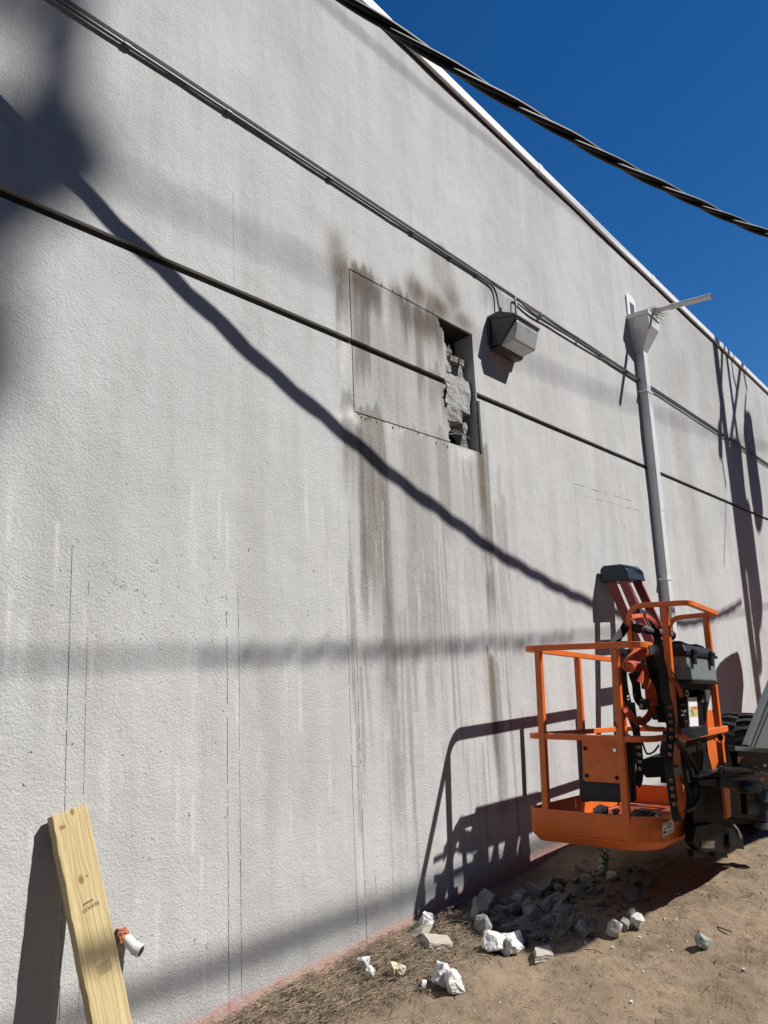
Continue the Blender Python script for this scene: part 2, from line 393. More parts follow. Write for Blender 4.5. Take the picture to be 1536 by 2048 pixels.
nv = len(ys); vv = np.stack([XX, YY, ZZ], -1).reshape(-1, 3)
ii, jj = np.meshgrid(np.arange(len(xs) - 1), np.arange(nv - 1), indexing='ij'); k0 = (ii * nv + jj).ravel()
ff = np.stack([k0, k0 + nv, k0 + nv + 1, k0 + 1], -1)
me = bpy.data.meshes.new('ground'); me.from_pydata(vv.tolist(), [], ff.tolist()); me.materials.append(SAND)
at = me.attributes.new('litter', 'FLOAT', 'POINT'); at.data.foreach_set('value', litter(XX, YY).astype('f').ravel())
me.polygons.foreach_set('use_smooth', [True] * len(ff))
go = bpy.data.objects.new('ground', me); COL.objects.link(go); tag(go, 'sandy soil with litter at the foot of the wall', kind='structure')
def GZ(x, y): return float(gheight(np.array([x], float), np.array([y], float))[0])

# ================================================================== WALL
Z_LG, Z_UG, Z_TOP = 3.446, 4.489, 6.057
HX0, HX1, HZ0, HZ1 = 3.40, 4.83, 3.00, 3.93         # saw cut outline
KW = .007
def uniq(a):
    a = np.sort(np.array(a)); return a[np.concatenate([[True], np.diff(a) > 4e-4])]
gx = uniq(np.concatenate([[-9, -6, -4, -2, -1, 0, .5], np.arange(.9, 5.8, .016), np.arange(5.8, 9.4, .035), np.arange(9.4, 24, .3),
          [HX0 - .001, HX0, HX0 + KW, HX0 + KW + .001, HX1]]))
LG = [Z_LG - .023, Z_LG - .021, Z_LG + .021, Z_LG + .023]; UG = [Z_UG - .019, Z_UG - .017, Z_UG + .017, Z_UG + .019]
zz_ = np.concatenate([[-.4, -.05], np.arange(0, 4.1, .018), np.arange(4.1, 5.93, .03), [5.95, Z_TOP - .02]])
zz_ = zz_[[not (LG[0] - .004 < q < LG[3] + .004 or UG[0] - .004 < q < UG[3] + .004 or abs(q - HZ0) < .006 or abs(q - HZ1) < .006) for q in zz_]]
gz_ = uniq(np.concatenate([zz_, LG, UG, [Z_LG, Z_UG, HZ0 - .001, HZ0, HZ0 + KW, HZ0 + KW + .001, HZ1 - KW - .001, HZ1 - KW, HZ1, HZ1 + .001]]))
GX, GZg = np.meshgrid(gx, gz_, indexing='ij')
Yh = (fbm(GX * 1.3, GZg * 1.3, 41, 4) - .5) * .012
wob = (fbm(GX * 9, GX * 0 + 3, 77, 3) - .5) * .006
for (c, hw) in ((Z_LG, .0215), (Z_UG, .0175)):
    ing = np.abs(GZg - c) < hw
    Yh = np.where(ing, .045, Yh)
inx = (GX > HX0 - .0005) & (GX < HX1 + .0005); inz = (GZg > HZ0 - .0005) & (GZg < HZ1 + .0005)
kerf = (((GX > HX0 - .0005) & (GX < HX0 + KW + .0005) & inz) | ((GZg > HZ0 - .0005) & (GZg < HZ0 + KW + .0005) & inx) | ((GZg < HZ1 + .0005) & (GZg > HZ1 - KW - .0005) & inx))
Yh = np.where(kerf, .02, Yh)

def px_x(x, y): return W(x, y)[0]
def px_z(x, y): return W(x, y)[2]
brown = np.zeros_like(GX); grey = np.zeros_like(GX); pink = np.zeros_like(GX); pale = np.zeros_like(GX)
ragx = (fbm(GX * 2.5, GZg * 1.2, 51, 4, .6) - .5); ragz = (fbm(GX * 16, GZg * .6, 61, 3, .6) - .5)
def sm(a, lo, hi): return np.clip((a - lo) / (hi - lo), 0, 1)
def streak(arr, xl, xr, zt, zb, s, soft=.035, zsoft=.25):
    s = min(.95, s * (1.6 if zt > 3.2 else 1.3))
    """a vertical run of dirt between two wall abscissae"""
    X = GX + ragx * .05; Z = GZg + ragz * zsoft * 1.6
    m = sm(X, xl - soft / 2, xl + soft / 2) * sm(-X, -xr - soft / 2, -xr + soft / 2) * sm(Z, zb, zb + zsoft) * sm(-Z, -zt - .03, -zt)
    np.maximum(arr, s * m, out=arr)
def blob(arr, x, y, rx, rz, s):
    c = W(x, y); X = GX + ragx * .12; Z = GZg + ragz * .08
    m = np.exp(-(((X - c[0]) / rx) ** 2 + ((Z - c[2]) / rz) ** 2) ** 1.3); np.maximum(arr, min(1, s * 1.5) * m, out=arr)
# mould round the corners of the saw cut
blob(brown, 680, 540, .10, .17, .60); blob(brown, 672, 500, .09, .14, .42); blob(brown, 690, 600, .07, .2, .45)
blob(brown, 838, 586, .12, .10, .75); blob(brown, 878, 612, .17, .09, .70); blob(brown, 905, 600, .12, .12, .5); blob(brown, 925, 640, .13, .08, .5)
blob(brown, 735, 580, .10, .14, .55); blob(brown, 850, 650, .13, .13, .6); blob(brown, 715, 560, .08, .1, .6); blob(brown, 800, 590, .10, .10, .4)
# runs on the cut panel
streak(grey, 3.42, 3.60, 3.93, 3.05, .55); streak(grey, 3.56, 3.72, 3.90, 3.48, .5); streak(grey, 3.63, 3.70, 3.46, 3.0, .3)
streak(grey, 3.92, 4.06, 3.92, 3.5, .62); streak(grey, 4.08, 4.18, 3.9, 3.1, .5); streak(grey, 4.22, 4.42, 3.9, 3.48, .55); streak(grey, 4.2, 4.45, 3.44, 3.0, .45)
streak(brown, 3.95, 4.0, 3.92, 3.4, .3); streak(brown, 4.30, 4.36, 3.9, 3.46, .4); streak(brown, 3.50, 3.53, 3.9, 3.1, .3)
streak(grey, 3.27, 3.33, 3.70, 3.1, .55, .02); streak(grey, 3.3, 3.38, 3.45, 3.25, .3)
grey = np.maximum(grey, np.where(inx & inz, .28 + .9 * np.clip(fbm(GX * 9, GZg * .9, 83, 4, .65) - .45, 0, 1), 0))
# runs below it
streak(grey, 3.28, 3.42, 3.0, 2.45, .5); streak(grey, 3.40, 3.70, 3.0, 1.75, .62); streak(grey, 3.40, 3.47, 2.9, 1.6, .6, .02); streak(grey, 3.58, 3.70, 2.6, 1.1, .58, .03)
streak(brown, 3.43, 3.46, 2.9, 1.9, .45, .02); streak(brown, 3.53, 3.56, 2.8, 2.0, .35, .02); streak(brown, 3.62, 3.66, 2.5, 1.5, .35, .02)
streak(grey, 3.38, 4.95, 3.0, 1.1, .17, .25, 1.2); streak(grey, 3.38, 3.80, 3.0, .7, .22, .2, 1.2); streak(grey, 3.62, 3.74, 1.25, .45, .35); streak(grey, 3.85, 4.2, 3.0, 1.4, .38, .1); streak(grey, 4.25, 4.40, 3.0, 2.2, .42); streak(grey, 4.0, 4.1, 1.9, 1.0, .3)
streak(grey, 4.76, 4.95, 3.0, 1.95, .62); streak(brown, 4.80, 4.88, 2.98, 2.35, .62, .03); streak(grey, 4.8, 4.93, 2.1, 1.72, .65); streak(grey, 4.98, 5.10, 2.6, 1.6, .3)
streak(brown, 4.74, 4.82, 1.48, .62, .62, .04); streak(grey, 4.76, 4.9, 1.5, .3, .5); streak(brown, 4.79, 4.83, 2.0, 1.55, .4, .03)
streak(grey, 5.05, 5.12, 2.9, 2.1, .25)
for k in range(60):
    x0 = random.uniform(1.25, 3.35); zt = random.uniform(.35, 2.5); streak(pale, x0, x0 + random.uniform(.006, .016), zt, zt - random.uniform(.08, .32), random.uniform(.5, .8), .012, .05)
for k in range(90):
    x0 = 3.3 + 1.9 * random.random(); zt = 3.0 - 2.2 * random.random(); streak(grey, x0, x0 + .012 + .02 * random.random(), zt, zt - .3 - .9 * random.random(), .25 + .2 * random.random(), .008)
for k in range(40):
    x0 = 3.5 + 1.4 * random.random(); zt = 2.6 - 1.6 * random.random(); streak(pale, x0, x0 + .006, zt, zt - .1 - .35 * random.random(), .55, .01, .06)
# faint greying under the coping and above the grooves
grey = np.maximum(grey, .22 * sm(GZg, 4.5, 6.0) * sm(fbm(GX * 3.2, GZg * .35, 91, 4, .65), .42, .66))
grey = np.maximum(grey, .14 * sm(fbm(GX * 5, GZg * .45, 95, 4, .65), .5, .7))
streak(grey, 5.0, 5.6, 4.46, 4.2, .28, .2, .12); streak(grey, 4.3, 4.6, 4.46, 4.05, .3, .12, .2)
grey = np.maximum(grey, .30 * sm(GX, 8.9, 9.6) * sm(fbm(GX * 2.1, GZg * .5, 99, 4, .65), .4, .62))
grey = np.maximum(grey, 1.0 * (((np.abs(GZg - Z_LG) < .0235) | (np.abs(GZg - Z_UG) < .0195)) & (Yh > .03)))  # both grooves greyed fully: grime plus painted-in shade
# repaired pale patch left of the cut, its lower corner, and the ring of the opening
blob(pale, 706, 836, .07, .05, .9); blob(pale, 690, 700, .06, .22, .5); blob(pale, 680, 830, .05, .03, .6); blob(pale, 930, 905, .12, .05, .8); blob(pale, 770, 600, .05, .16, .5); blob(pale, 960, 470 + 200, .05, .1, .3)
# old pink paint along the foot
zp = .095 + .05 * (fbm(GX * 1.7, GX * 0, 13, 4) - .3)
pink = sm(-(GZg + (fbm(GX * 14, GZg * 14, 15, 4, .7) - .5) * .06), -zp - .02, -zp + .012)
dk = sm(-(GZg + (fbm(GX * 6, GZg * 9, 19, 4, .7) - .5) * .10), -zp - .075, -zp) * (1 - pink); grey = np.maximum(grey, .42 * dk)
def wall_obj(name, keep, parent):
    n = len(gz_); i, j = np.where(keep); k0 = i * n + j
    f = np.stack([k0, k0 + n, k0 + n + 1, k0 + 1], -1)
    used, inv = np.unique(f.ravel(), return_inverse=True); f = inv.reshape(-1, 4)
    vs = np.stack([GX, Yh, GZg], -1).reshape(-1, 3)[used]
    me = bpy.data.meshes.new(name); me.from_pydata(vs.tolist(), [], f.tolist()); me.materials.append(STUCCO)
    a = me.color_attributes.new('wear_and_shade', 'FLOAT_COLOR', 'POINT')
    a.data.foreach_set('color', np.stack([brown, grey, pink, pale], -1).reshape(-1, 4)[used].astype('f').ravel())
    me.polygons.foreach_set('use_smooth', [True] * len(f)); me.set_sharp_from_angle(angle=math.radians(30))
    o = bpy.data.objects.new(name, me); COL.objects.link(o); o.parent = parent; return o
cxm = (GX[:-1, :-1] + GX[1:, 1:]) / 2; czm = (GZg[:-1, :-1] + GZg[1:, 1:]) / 2
redge = 4.425 + .03 * np.sin(czm * 9) + (fbm(czm * 22, czm * 0, 71, 4, .6) - .5) * .06 - .03 * (czm > 3.86)
incut = (cxm > HX0 + KW / 2) & (cxm < HX1) & (czm > HZ0 + KW / 2) & (czm < HZ1 - KW / 2)
hole = (cxm > redge) & (cxm < HX1) & (czm > HZ0 - .0) & (czm < HZ1)
hole |= (np.hypot((cxm - W(901, 872)[0]) / .02, (czm - W(901, 872)[2]) / .045) < 1)
wall = thing('building_wall', 'tall grey stucco building wall with two grooves and a sawn opening', 'wall')
wall_obj('wall_face', ~hole & ~incut, wall)
wall_obj('cut_panel', ~hole & incut, wall)['label'] = 'stained stucco panel outlined by a saw cut'
# dark strips at the back of both grooves, painting in their shade
GROOVE_SHADE = mat('groove_shade', (.055, .052, .048), .8, var=.35, vscale=5, bump=.002, bscale=30)
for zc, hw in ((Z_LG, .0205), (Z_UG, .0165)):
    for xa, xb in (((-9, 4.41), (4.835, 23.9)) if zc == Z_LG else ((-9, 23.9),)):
        b = MB(); b.box((xa, .024, zc - hw), (xb, .040, zc + hw)); b.build('groove_shade_strip', GROOVE_SHADE, wall)
# wall body behind, ends, top
b = MB(); b.box((-9, .05, -.4), (HX0 - .05, .32, 5.95)); b.box((HX1 + .01, .05, -.4), (23.9, .32, 5.95))
b.box((HX0 - .05, .05, -.4), (HX1 + .01, .32, HZ0 - .01)); b.box((HX0 - .05, .05, HZ1 + .01), (HX1 + .01, .32, 5.95)); b.build('wall_core', CONCD, wall)
b = MB(); b.box((HX0 - .05, .165, HZ0 - .01), (HX1 + .01, .32, HZ1 + .01)); b.build('opening_back', MEMBR, wall)
b = MB(); b.box((HX1 + .0005, .004, HZ0 - .01), (HX1 + .012, .30, HZ1 + .01)); b.build('opening_reveal', mat('sawn_concrete', (.5, .49, .47), .9, var=.15, bump=.003), wall)
b = MB(); b.box((HX0, .012, HZ0 - .012), (HX1, .30, HZ0 - .001)); b.box((HX0, .012, HZ1 + .0005), (HX1, .30, HZ1 + .011)); b.build('opening_lining', CONCD, wall)
for x0 in np.arange(-9, 23.5, 3.05):
    b = MB(); b.box((x0, -.035, 5.976), (x0 + 3.043, .36, Z_TOP)); b.build('parapet_cap', WHITEM, wall, bevel=.004)
    b = MB(); b.box((x0 + 3.0, -.038, 5.973), (x0 + 3.085, .363, Z_TOP + .003)); b.build('cap_joint', WHITEM, wall)
b = MB(); b.box((-9, -.006, 5.948), (23.9, .30, 5.975)); b.build('cap_gap_shadow', DARKGAP, wall)  # dark strip painting in the shadow gap below the cap

# ---- broken masonry inside the opening
BLOCKF = mat('grey_block_face', (.34, .34, .33), .95, bump=.006, bscale=50, var=.18, vscale=12)
def rough_block(c, s, seed, amp=.03, n=7, mat_=CONCD, name='broken_block', parent=None, fq=9):
    bm = bmesh.new(); bmesh.ops.create_cube(bm, size=2); bmesh.ops.subdivide_edges(bm, edges=bm.edges, cuts=n, use_grid_fill=True)
    for v in bm.verts:
        p = Vector((v.co.x * s[0], v.co.y * s[1], v.co.z * s[2])); d = mn.noise_vector(p * fq + Vector((seed, seed * 2, 0))); d2 = mn.noise_vector(p * fq * 3.7 + Vector((seed, 0, seed)))
        v.co = p + d * amp + d2 * amp * .45
    me = bpy.data.meshes.new(name); bm.to_mesh(me); bm.free(); me.materials.append(mat_)
    o = bpy.data.objects.new(name, me); COL.objects.link(o); o.location = c
    if parent: o.parent = parent
    return o
rough_block((4.63, .080, 3.42), (.18, .04, .13), 3, .013, 16, BLOCKF, 'broken_block', wall)
rough_block((4.50, .085, 3.66), (.055, .045, .10), 5, .03, 9, CONC, 'broken_block', wall)
rough_block((4.64, .11, 3.70), (.15, .05, .022), 6, .02, 9, CONC, 'broken_block', wall)
rough_block((4.55, .10, 3.25), (.12, .06, .045), 8, .025, 9, CONC, 'broken_block', wall)
rough_block((4.73, .10, 3.58), (.05, .05, .12), 12, .03, 8, CONC, 'broken_block', wall)
rough_block((4.75, .11, 3.13), (.04, .04, .11), 9, .03, 8, CONC, 'broken_block', wall)
rough_block((4.47, .05, 3.40), (.025, .03, .09), 14, .022, 8, STUCCOCH, 'mortar_lump', wall)
rough_block((4.58, .055, 3.36), (.05, .012, .02), 15, .015, 6, STUCCOCH, 'mortar_lump', wall)
rough_block((4.66, .06, 3.30), (.04, .012, .03), 16, .015, 6, STUCCOCH, 'mortar_lump', wall)
b = MB(); b.add([(4.44, .02, 3.93), (4.83, .02, 3.93), (4.83, .2, 3.90), (4.44, .2, 3.80), (4.6, .16, 3.78), (4.78, .22, 3.80)], [(0, 1, 2), (0, 2, 5), (0, 5, 4), (0, 4, 3)]); b.build('torn_membrane', MEMBR, wall)
for a, c in (((898, 860), (948, 882)), ((897, 868), (925, 870)), ((905, 858), (940, 876))):
    b = MB(); b.tube([W(*a, .02), (W(*a, .02) + W(*c, .06)) / 2 + V(0, 0, .006), W(*c, .06)], .0022, 6); b.build('loose_wire', SILVER, wall)
b = MB(); b.box((4.832, -.009, 3.0), (4.86, .004, 3.40)); b.build('edge_strip', STEELG, wall, bevel=.002)
# drips and cut crumbs
def ysurf(x, z): return float((fbm(np.array([x * 1.3]), np.array([z * 1.3]), 41, 4)[0] - .5) * .012)
b = MB()
for k in range(34):
    x = random.uniform(HX0, 4.45); z = HZ0 + random.uniform(-.05, .008) * random.random() if k % 3 else HZ1 + random.uniform(-.008, .012); r = random.uniform(.0015, .0055)
    b.obox((x, ysurf(x, z) - .001, z), (r, 0, 0), (0, .0025, 0), (0, 0, r * random.uniform(.6, 1.8)))
b.build('cut_crumbs', TWIG, wall)['kind'] = 'stuff'
# layout lines snapped on the stucco and hairline cracks
b = MB()
def dashed(p, q, wd=.0022, jit=.0012, gap=.25, dl=.014):
    jit = .0005; gap *= .5; dl = max(dl, .022); wd *= 1.25
    L = np.linalg.norm(q - p); t = 0; d = (q - p) / L; nn = np.array([d[2], 0, -d[0]])
    while t < L:
        l_ = dl * random.uniform(.5, 2.6)
        if random.random() > gap:
            a = p + d * t + nn * random.uniform(-jit, jit); c = p + d * min(L, t + l_) + nn * random.uniform(-jit, jit); k = wd * .55 * random.uniform(.3, 1)
            ya = ysurf(a[0], a[2]) - .0007
            vs = [a - nn * k, a + nn * k, c + nn * k, c - nn * k]
            b.add([(v[0], ya, v[2]) for v in vs], [(0, 1, 2, 3)])
        t += l_
VL = [((141, 1090), (121, 2040), .0020, .2), ((178, 1100), (157, 2040), .0012, .5), ((457, 1173), (453, 2022), .0020, .12), ((480, 1173), (479, 1998), .0020, .1),
      ((693, 1175), (715, 1888), .0022, .3), ((710, 1190), (733, 1890), .0025, .2), ((752, 1740), (754, 1835), .002, .3), ((862, 1160), (880, 1400), .0016, .4), ((469, 385), (466, 560), .0015, .1),
      ((1349, 852), (1378, 1082), .0045, .2), ((1143, 860), (1160, 1100), .003, .6), ((1235, 930), (1262, 1180), .003, .6)]
for a, c, wd, gp in VL:
    p, q = W(*a), W(*c); m_ = (p[0] + q[0]) / 2; p[0] = q[0] = m_; dashed(p, q, wd, .0012, gp)
dashed(W(1145, 966), W(1262, 1002), .003, .002, .2, .05); dashed(W(1158, 989), W(1279, 1022), .003, .002, .25, .05)
ob = b.build('layout_lines', INK, wall); ob['kind'] = 'stuff'
b = MB()
for k in range(130):                                # little scuffs and nicks
    x, y = random.choice([(random.uniform(60, 460), random.uniform(1080, 1980)), (random.uniform(20, 800), random.uniform(950, 1900)), (random.uniform(200, 460), random.uniform(1120, 1290))])
    p = W(x, y); a_ = random.uniform(-1.2, 1.2); l_ = random.uniform(.0015, .005)
    for s_ in range(random.choice((1, 1, 2, 3))):
        c = p + V(random.uniform(-.012, .012), 0, random.uniform(-.012, .012)); a2 = a_ + random.uniform(-.8, .8)
        b.obox((c[0], ysurf(c[0], c[2]) - .0006, c[2]), (math.cos(a2) * l_, 0, math.sin(a2) * l_), (0, .0006, 0), (-math.sin(a2) * .0008, 0, math.cos(a2) * .0008))
b.build('scuff_marks', INK, wall)['kind'] = 'stuff'

# ================================================================== CONDUITS
ZC = Z_UG - .035
def conduit(label, path, straps, r=.0092, loc=None):
    t = thing('conduit', label, 'conduit', tuple(path[0]))
    b = MB(); b.tube(path, r, 12); b.build('conduit_pipe', GALV, t, smooth=True)
    for p, ax in straps:
        b = MB(); p = V(p); ax = V(ax)
        b.cyl(p - ax * .016, p + ax * .016, r + .004, 12); b.build('conduit_clip', GALV, t, smooth=True)
    return t
e = W(966, 548)[0]
lt = W(991, 634)
path = [(-7, -.014, ZC), (.5, -.014, ZC), (2, -.014, ZC + .002), (e - .05, -.014, ZC)] + arc_path([(e - .04, -.014, ZC), (lt[0] + .01, -.014, ZC - .005), (lt[0] + .02, -.05, 4.10)], [.10], 10)[1:]
XA = V(1, 0, 0); ZA = V(0, 0, 1)
conduit('long grey conduit along the upper groove bending down into the lamp', path,
        [((W(x, y)[0], -.014, ZC), XA) for x, y in ((453, 209), (656, 342), (820, 452), (896, 502), (948, 538), (250, 70))] + [((lt[0] + .018, -.042, 4.25), ZA)])
rt = W(1023, 633)
p0 = (rt[0] + .0, -.05, 4.10)
straps2 = [((W(x, y)[0], -.022, ZC), XA) for x, y in ((1075, 620), (1152, 672), (1196, 700), (1249, 740), (1398, 838), (1450, 868), (1500, 900))]
path = arc_path([p0, (rt[0] + .03, -.028, ZC + .02), (rt[0] + .3, -.028, ZC - .03), (W(1152, 672)[0], -.022, ZC - .012), (W(1195, 700)[0], -.022, ZC), (22, -.022, ZC)], [.05, .1, .1, .1], 8)
conduit('grey conduit rising from the lamp and running right behind the downspout', path, straps2, r=.0085)
path = [(W(1035, 592)[0], -.012, ZC + .012), (W(1075, 620)[0], -.022, ZC + .004), (W(1152, 672)[0], -.02, ZC + .03), (W(1249, 740)[0], -.022, ZC + .022), (W(1398, 838)[0], -.02, ZC + .034), (22, -.02, ZC + .028)]
conduit('thinner second conduit lying above the one right of the lamp', smooth_path(path, 6), [], r=.006)

# ================================================================== WALL LAMP
L0x, L1x = 5.091, 5.476; D_ = .240
zt, zf, zb = 4.150, 4.100, 3.885
lamp = thing('wall_light', 'bronze wall pack lamp with a frosted lens beside the opening', 'lamp', ((L0x + L1x) / 2, 0, 4.0))
# housing profile in (depth, z): roof slopes out, underside tapers back
prof = [(0.004, zt), (.10, zt + .012), (D_, zf), (D_ + .004, zf - .028), (D_ - .012, zf - .040), (.090, zb + .012), (.085, zb - .006), (.004, zb)]
b = MB(); b.prism([(L0x, -d, z) for d, z in prof], (L1x - L0x, 0, 0)); b.build('housing', LAMPB, lamp, bevel=.006)
b = MB(); b.prism([(L0x - .012, -d, z) for d, z in [(.0, zt + .006), (.10, zt + .02), (D_ + .012, zf + .006), (D_ + .012, zf - .012), (.0, zt - .012)]], (L1x - L0x + .024, 0, 0)); b.build('hood', LAMPB, lamp, bevel=.003)
lp = [(D_ - .004, zf - .030), (D_ + .004, zf - .05), (D_ - .034, zb + .028), (.080, zb + .006), (.07, zb + .03)]
b = MB(); b.prism([(L0x + .018, -d - .004, z) for d, z in lp], (L1x - L0x - .036, 0, 0)); b.build('lens', LENS, lamp, bevel=.012)
b = MB(); b.box((L0x, -.07, zb - .012), (L1x, -.002, zb + .02)); b.build('base', LAMPB, lamp, bevel=.003)
b = MB(); b.box((L0x - .03, -.02, zb + .03), (L0x, -.002, zt - .03)); b.build('back_plate', LAMPB, lamp, bevel=.003)
for z in (4.10, 4.0, 3.92):
    b = MB(); b.cyl((L0x - .004, -.05, z), (L0x + .004, -.05, z), .007, 8); b.build('screw', GALV, lamp)

# ================================================================== DOWNSPOUT
ds = thing('downspout', 'pale painted downspout with tapered leader head running down the wall', 'downspout', (8.45, 0, 0))
hx0, hx1, hd = 8.27, 8.63, .235
zr = 5.20
sx0, sx1, sd = 8.405, 8.528, .100
top = [(hx0, 0), (hx1, 0), (hx1, -hd), (hx0, -hd)]; mid = [(hx0 + .03, 0), (hx1 - .03, 0), (hx1 - .03, -hd), (hx0 + .03, -hd)]; bot = [(sx0 - .004, 0), (sx1 + .004, 0), (sx1 + .004, -sd - .004), (sx0 - .004, -sd - .004)]
b = MB(); rings = [[(x, y, zr - .03) for x, y in top], [(x, y, 5.04) for x, y in mid], [(x, y, 4.80) for x, y in bot]]
b.add(sum(rings, []), [(r * 4 + i, r * 4 + (i + 1) % 4, r * 4 + 4 + (i + 1) % 4, r * 4 + 4 + i) for r in (0, 1) for i in range(4)] + [(8, 9, 10, 11)]); b.build('leader_head', DOWN, ds, smooth=False)
b = MB(); b.bar([(hx0 - .006, -.002, zr - .02), (hx0 - .006, -hd - .006, zr - .02), (hx1 + .006, -hd - .006, zr - .02), (hx1 + .006, -.002, zr - .02)], .014, .05); b.build('head_rim', DOWN, ds)
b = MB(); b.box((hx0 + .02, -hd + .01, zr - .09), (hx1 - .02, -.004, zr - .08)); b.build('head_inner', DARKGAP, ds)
segs = [(4.83, 4.02), (4.03, 2.95), (2.96, 1.95), (1.96, .9), (.91, .04)]
for k, (za, zb_) in enumerate(segs):
    g = .003 * (k % 2)
    b = MB(); b.box((sx0 - g, -sd - g, zb_), (sx1 + g, -.004, za)); b.build('pipe_length', DOWN, ds, bevel=.006)
for z in (4.32, 2.2):
    b = MB(); b.box((sx0 - .035, -sd - .006, z - .012), (sx1 + .035, -.001, z + .012)); b.build('pipe_strap', DOWN, ds)
pl = thing('scupper_plate', 'white scupper plate on the wall above the leader head', 'vent', (8.42, 0, 5.35))
o_ = [(8.29, 5.20), (8.29, 5.46), (8.33, 5.50), (8.51, 5.50), (8.56, 5.46), (8.56, 5.20)]
b = MB(); b.prism([(x, -.001, z) for x, z in o_], (0, -.012, 0)); b.build('plate', WHITEM, pl, bevel=.002)
b = MB(); b.box((8.37, -.017, 5.2), (8.50, -.0135, 5.40)); b.build('scupper_mouth', STEELG, pl)
# drain pipe sticking out over the leader head
dp = thing('drain_pipe', 'thin white drain pipe sticking straight out over the leader head', 'pipe', (8.42, 0, 5.22))
def hexp(b_, y0, y1, r, z0=5.235, dz=-.035, n=12):
    b_.cyl((8.43, y0, z0 + dz * -y0), (8.43, y1, z0 + dz * -y1), r, n)
b = MB(); hexp(b, .05, -.46, .027); b.build('inner_pipe', WHITEP, dp, smooth=True)
b = MB(); hexp(b, -.44, -.88, .032); b.build('outer_pipe', WHITEP, dp, smooth=True)
b = MB(); hexp(b, -.879, -.8815, .027); b.build('pipe_mouth', DARKGAP, dp)
b = MB(); hexp(b, -.43, -.47, .035); b.build('pipe_collar', WHITEP, dp, smooth=True)
b = MB()
for k in range(90):
    a = random.uniform(0, 6.28); c = V(8.47 + random.gauss(0, .045), -.22 + random.gauss(0, .035), zr + .01 + abs(random.gauss(0, .025))); d = V(math.cos(a), -abs(math.sin(a)), random.uniform(-.9, .3)); l_ = random.uniform(.04, .14)
    b.tube([c, c + d * l_ * .5 + V(0, 0, .01), c + d * l_], .0016, 4)
tag(b.build('twig_nest', TWIG), 'small nest of dry twigs on the leader head rim', 'nest')

# ================================================================== SERVICE CABLE (twisted, from the wall to the pole)
y0c, mc, z0c, ac, bc = -0.232, -0.254, 4.967, -0.198, 0.024
def cable_c(X): return V(X, y0c + mc * X, z0c + ac * X + bc * X * X)
cb = thing('service_cable', 'thick twisted black service cable crossing above the wall to the sky', 'cable', tuple(cable_c(-.86)))
Xs = np.arange(-.86, 14.6, .025)
for k in range(3):
    rr = .0170; ph = 2 * math.pi * k / 3 + .7; pts = []
    for X in Xs:
        c = cable_c(X); t = cable_c(X + .01) - c; t /= np.linalg.norm(t); r = np.cross(t, (0, 0, 1)); r /= np.linalg.norm(r); u = np.cross(r, t)
        a = ph + 2 * math.pi * X / 1.35
        pts.append(c + rr * (r * math.cos(a) + u * math.sin(a)))
    b = MB(); b.tube(pts, (.0162, .0162, .013)[k], 10); b.build('strand', CABLE, cb, smooth=True)
b = MB(); b.box((-.93, -.03, 5.05), (-.81, .0, 5.25)); b.build('wall_anchor', GALV, cb)

# ================================================================== BOARD
bd = thing('wooden_board', 'yellow treated pine board leaning against the wall at lower left', 'board')
tl = V(1.541, -.050, 1.052); dn = V(.060 / .675, -.205 / .675, -1.0); dn /= np.linalg.norm(dn)
acr = V(1, 0, 0); acr = acr - dn * np.dot(acr, dn); acr /= np.linalg.norm(acr); nrm = np.cross(acr, dn); nrm /= np.linalg.norm(nrm)
if nrm[1] > 0: nrm = -nrm
BW, BT, BL = .142, .038, 1.11
# local frame: x across, z along (up), y away from the viewer (into the wall)
org = tl + acr * BW / 2
Mb = Matrix(((acr[0], -nrm[0], -dn[0], org[0]), (acr[1], -nrm[1], -dn[1], org[1]), (acr[2], -nrm[2], -dn[2], org[2]), (0, 0, 0, 1)))
bd.matrix_world = Mb
def blocal(b_, name, m_, bevel=0, smooth=False):
    me = b_.mesh(name); me.materials.append(m_); o = bpy.data.objects.new(name, me); COL.objects.link(o); o.parent = bd
    if bevel: q = o.modifiers.new('bevel', 'BEVEL'); q.width = bevel; q.segments = 3; q.limit_method = 'ANGLE'
    return o
b = MB()
nseg = 40; vs = []; fs = []
for k in range(nseg + 1):
    z = -BL * k / nseg; wl = .0015 * math.sin(k * .9) + .001 * math.sin(k * 2.3); wr = .0012 * math.sin(k * 1.1 + 1)
    top_t = .004 if k == 0 else 0
    vs += [(-BW / 2 + wl, 0, z - top_t * 1.5), (BW / 2 + wr, 0, z + top_t * .8), (BW / 2 + wr, BT, z + top_t * .5), (-BW / 2 + wl * .5, BT, z - top_t * 2)]
for k in range(nseg):
    a = k * 4
    for i in range(4): fs.append((a + i, a + (i + 1) % 4, a + 4 + (i + 1) % 4, a + 4 + i))
fs += [(3, 2, 1, 0), tuple(nseg * 4 + i for i in range(4))]
b.add(vs, fs); blocal(b, 'plank', WOOD, bevel=.002)
def text_mesh(name, txt, size, mat_, mw, parent=None, spacing=1.0):
    cu = bpy.data.curves.new(name, 'FONT'); cu.body = txt; cu.size = size; cu.align_x = 'CENTER'; cu.align_y = 'CENTER'; cu.extrude = .0001; cu.space_character = spacing; cu.offset = size * .012
    o = bpy.data.objects.new(name, cu); COL.objects.link(o); bpy.context.view_layer.update()
    me = bpy.data.meshes.new_from_object(o.evaluated_get(bpy.context.evaluated_depsgraph_get())); bpy.data.objects.remove(o)
    me.materials.clear(); me.materials.append(mat_); me.transform(mw)
    q = bpy.data.objects.new(name, me); COL.objects.link(q)
    if parent: q.parent = parent
    return q
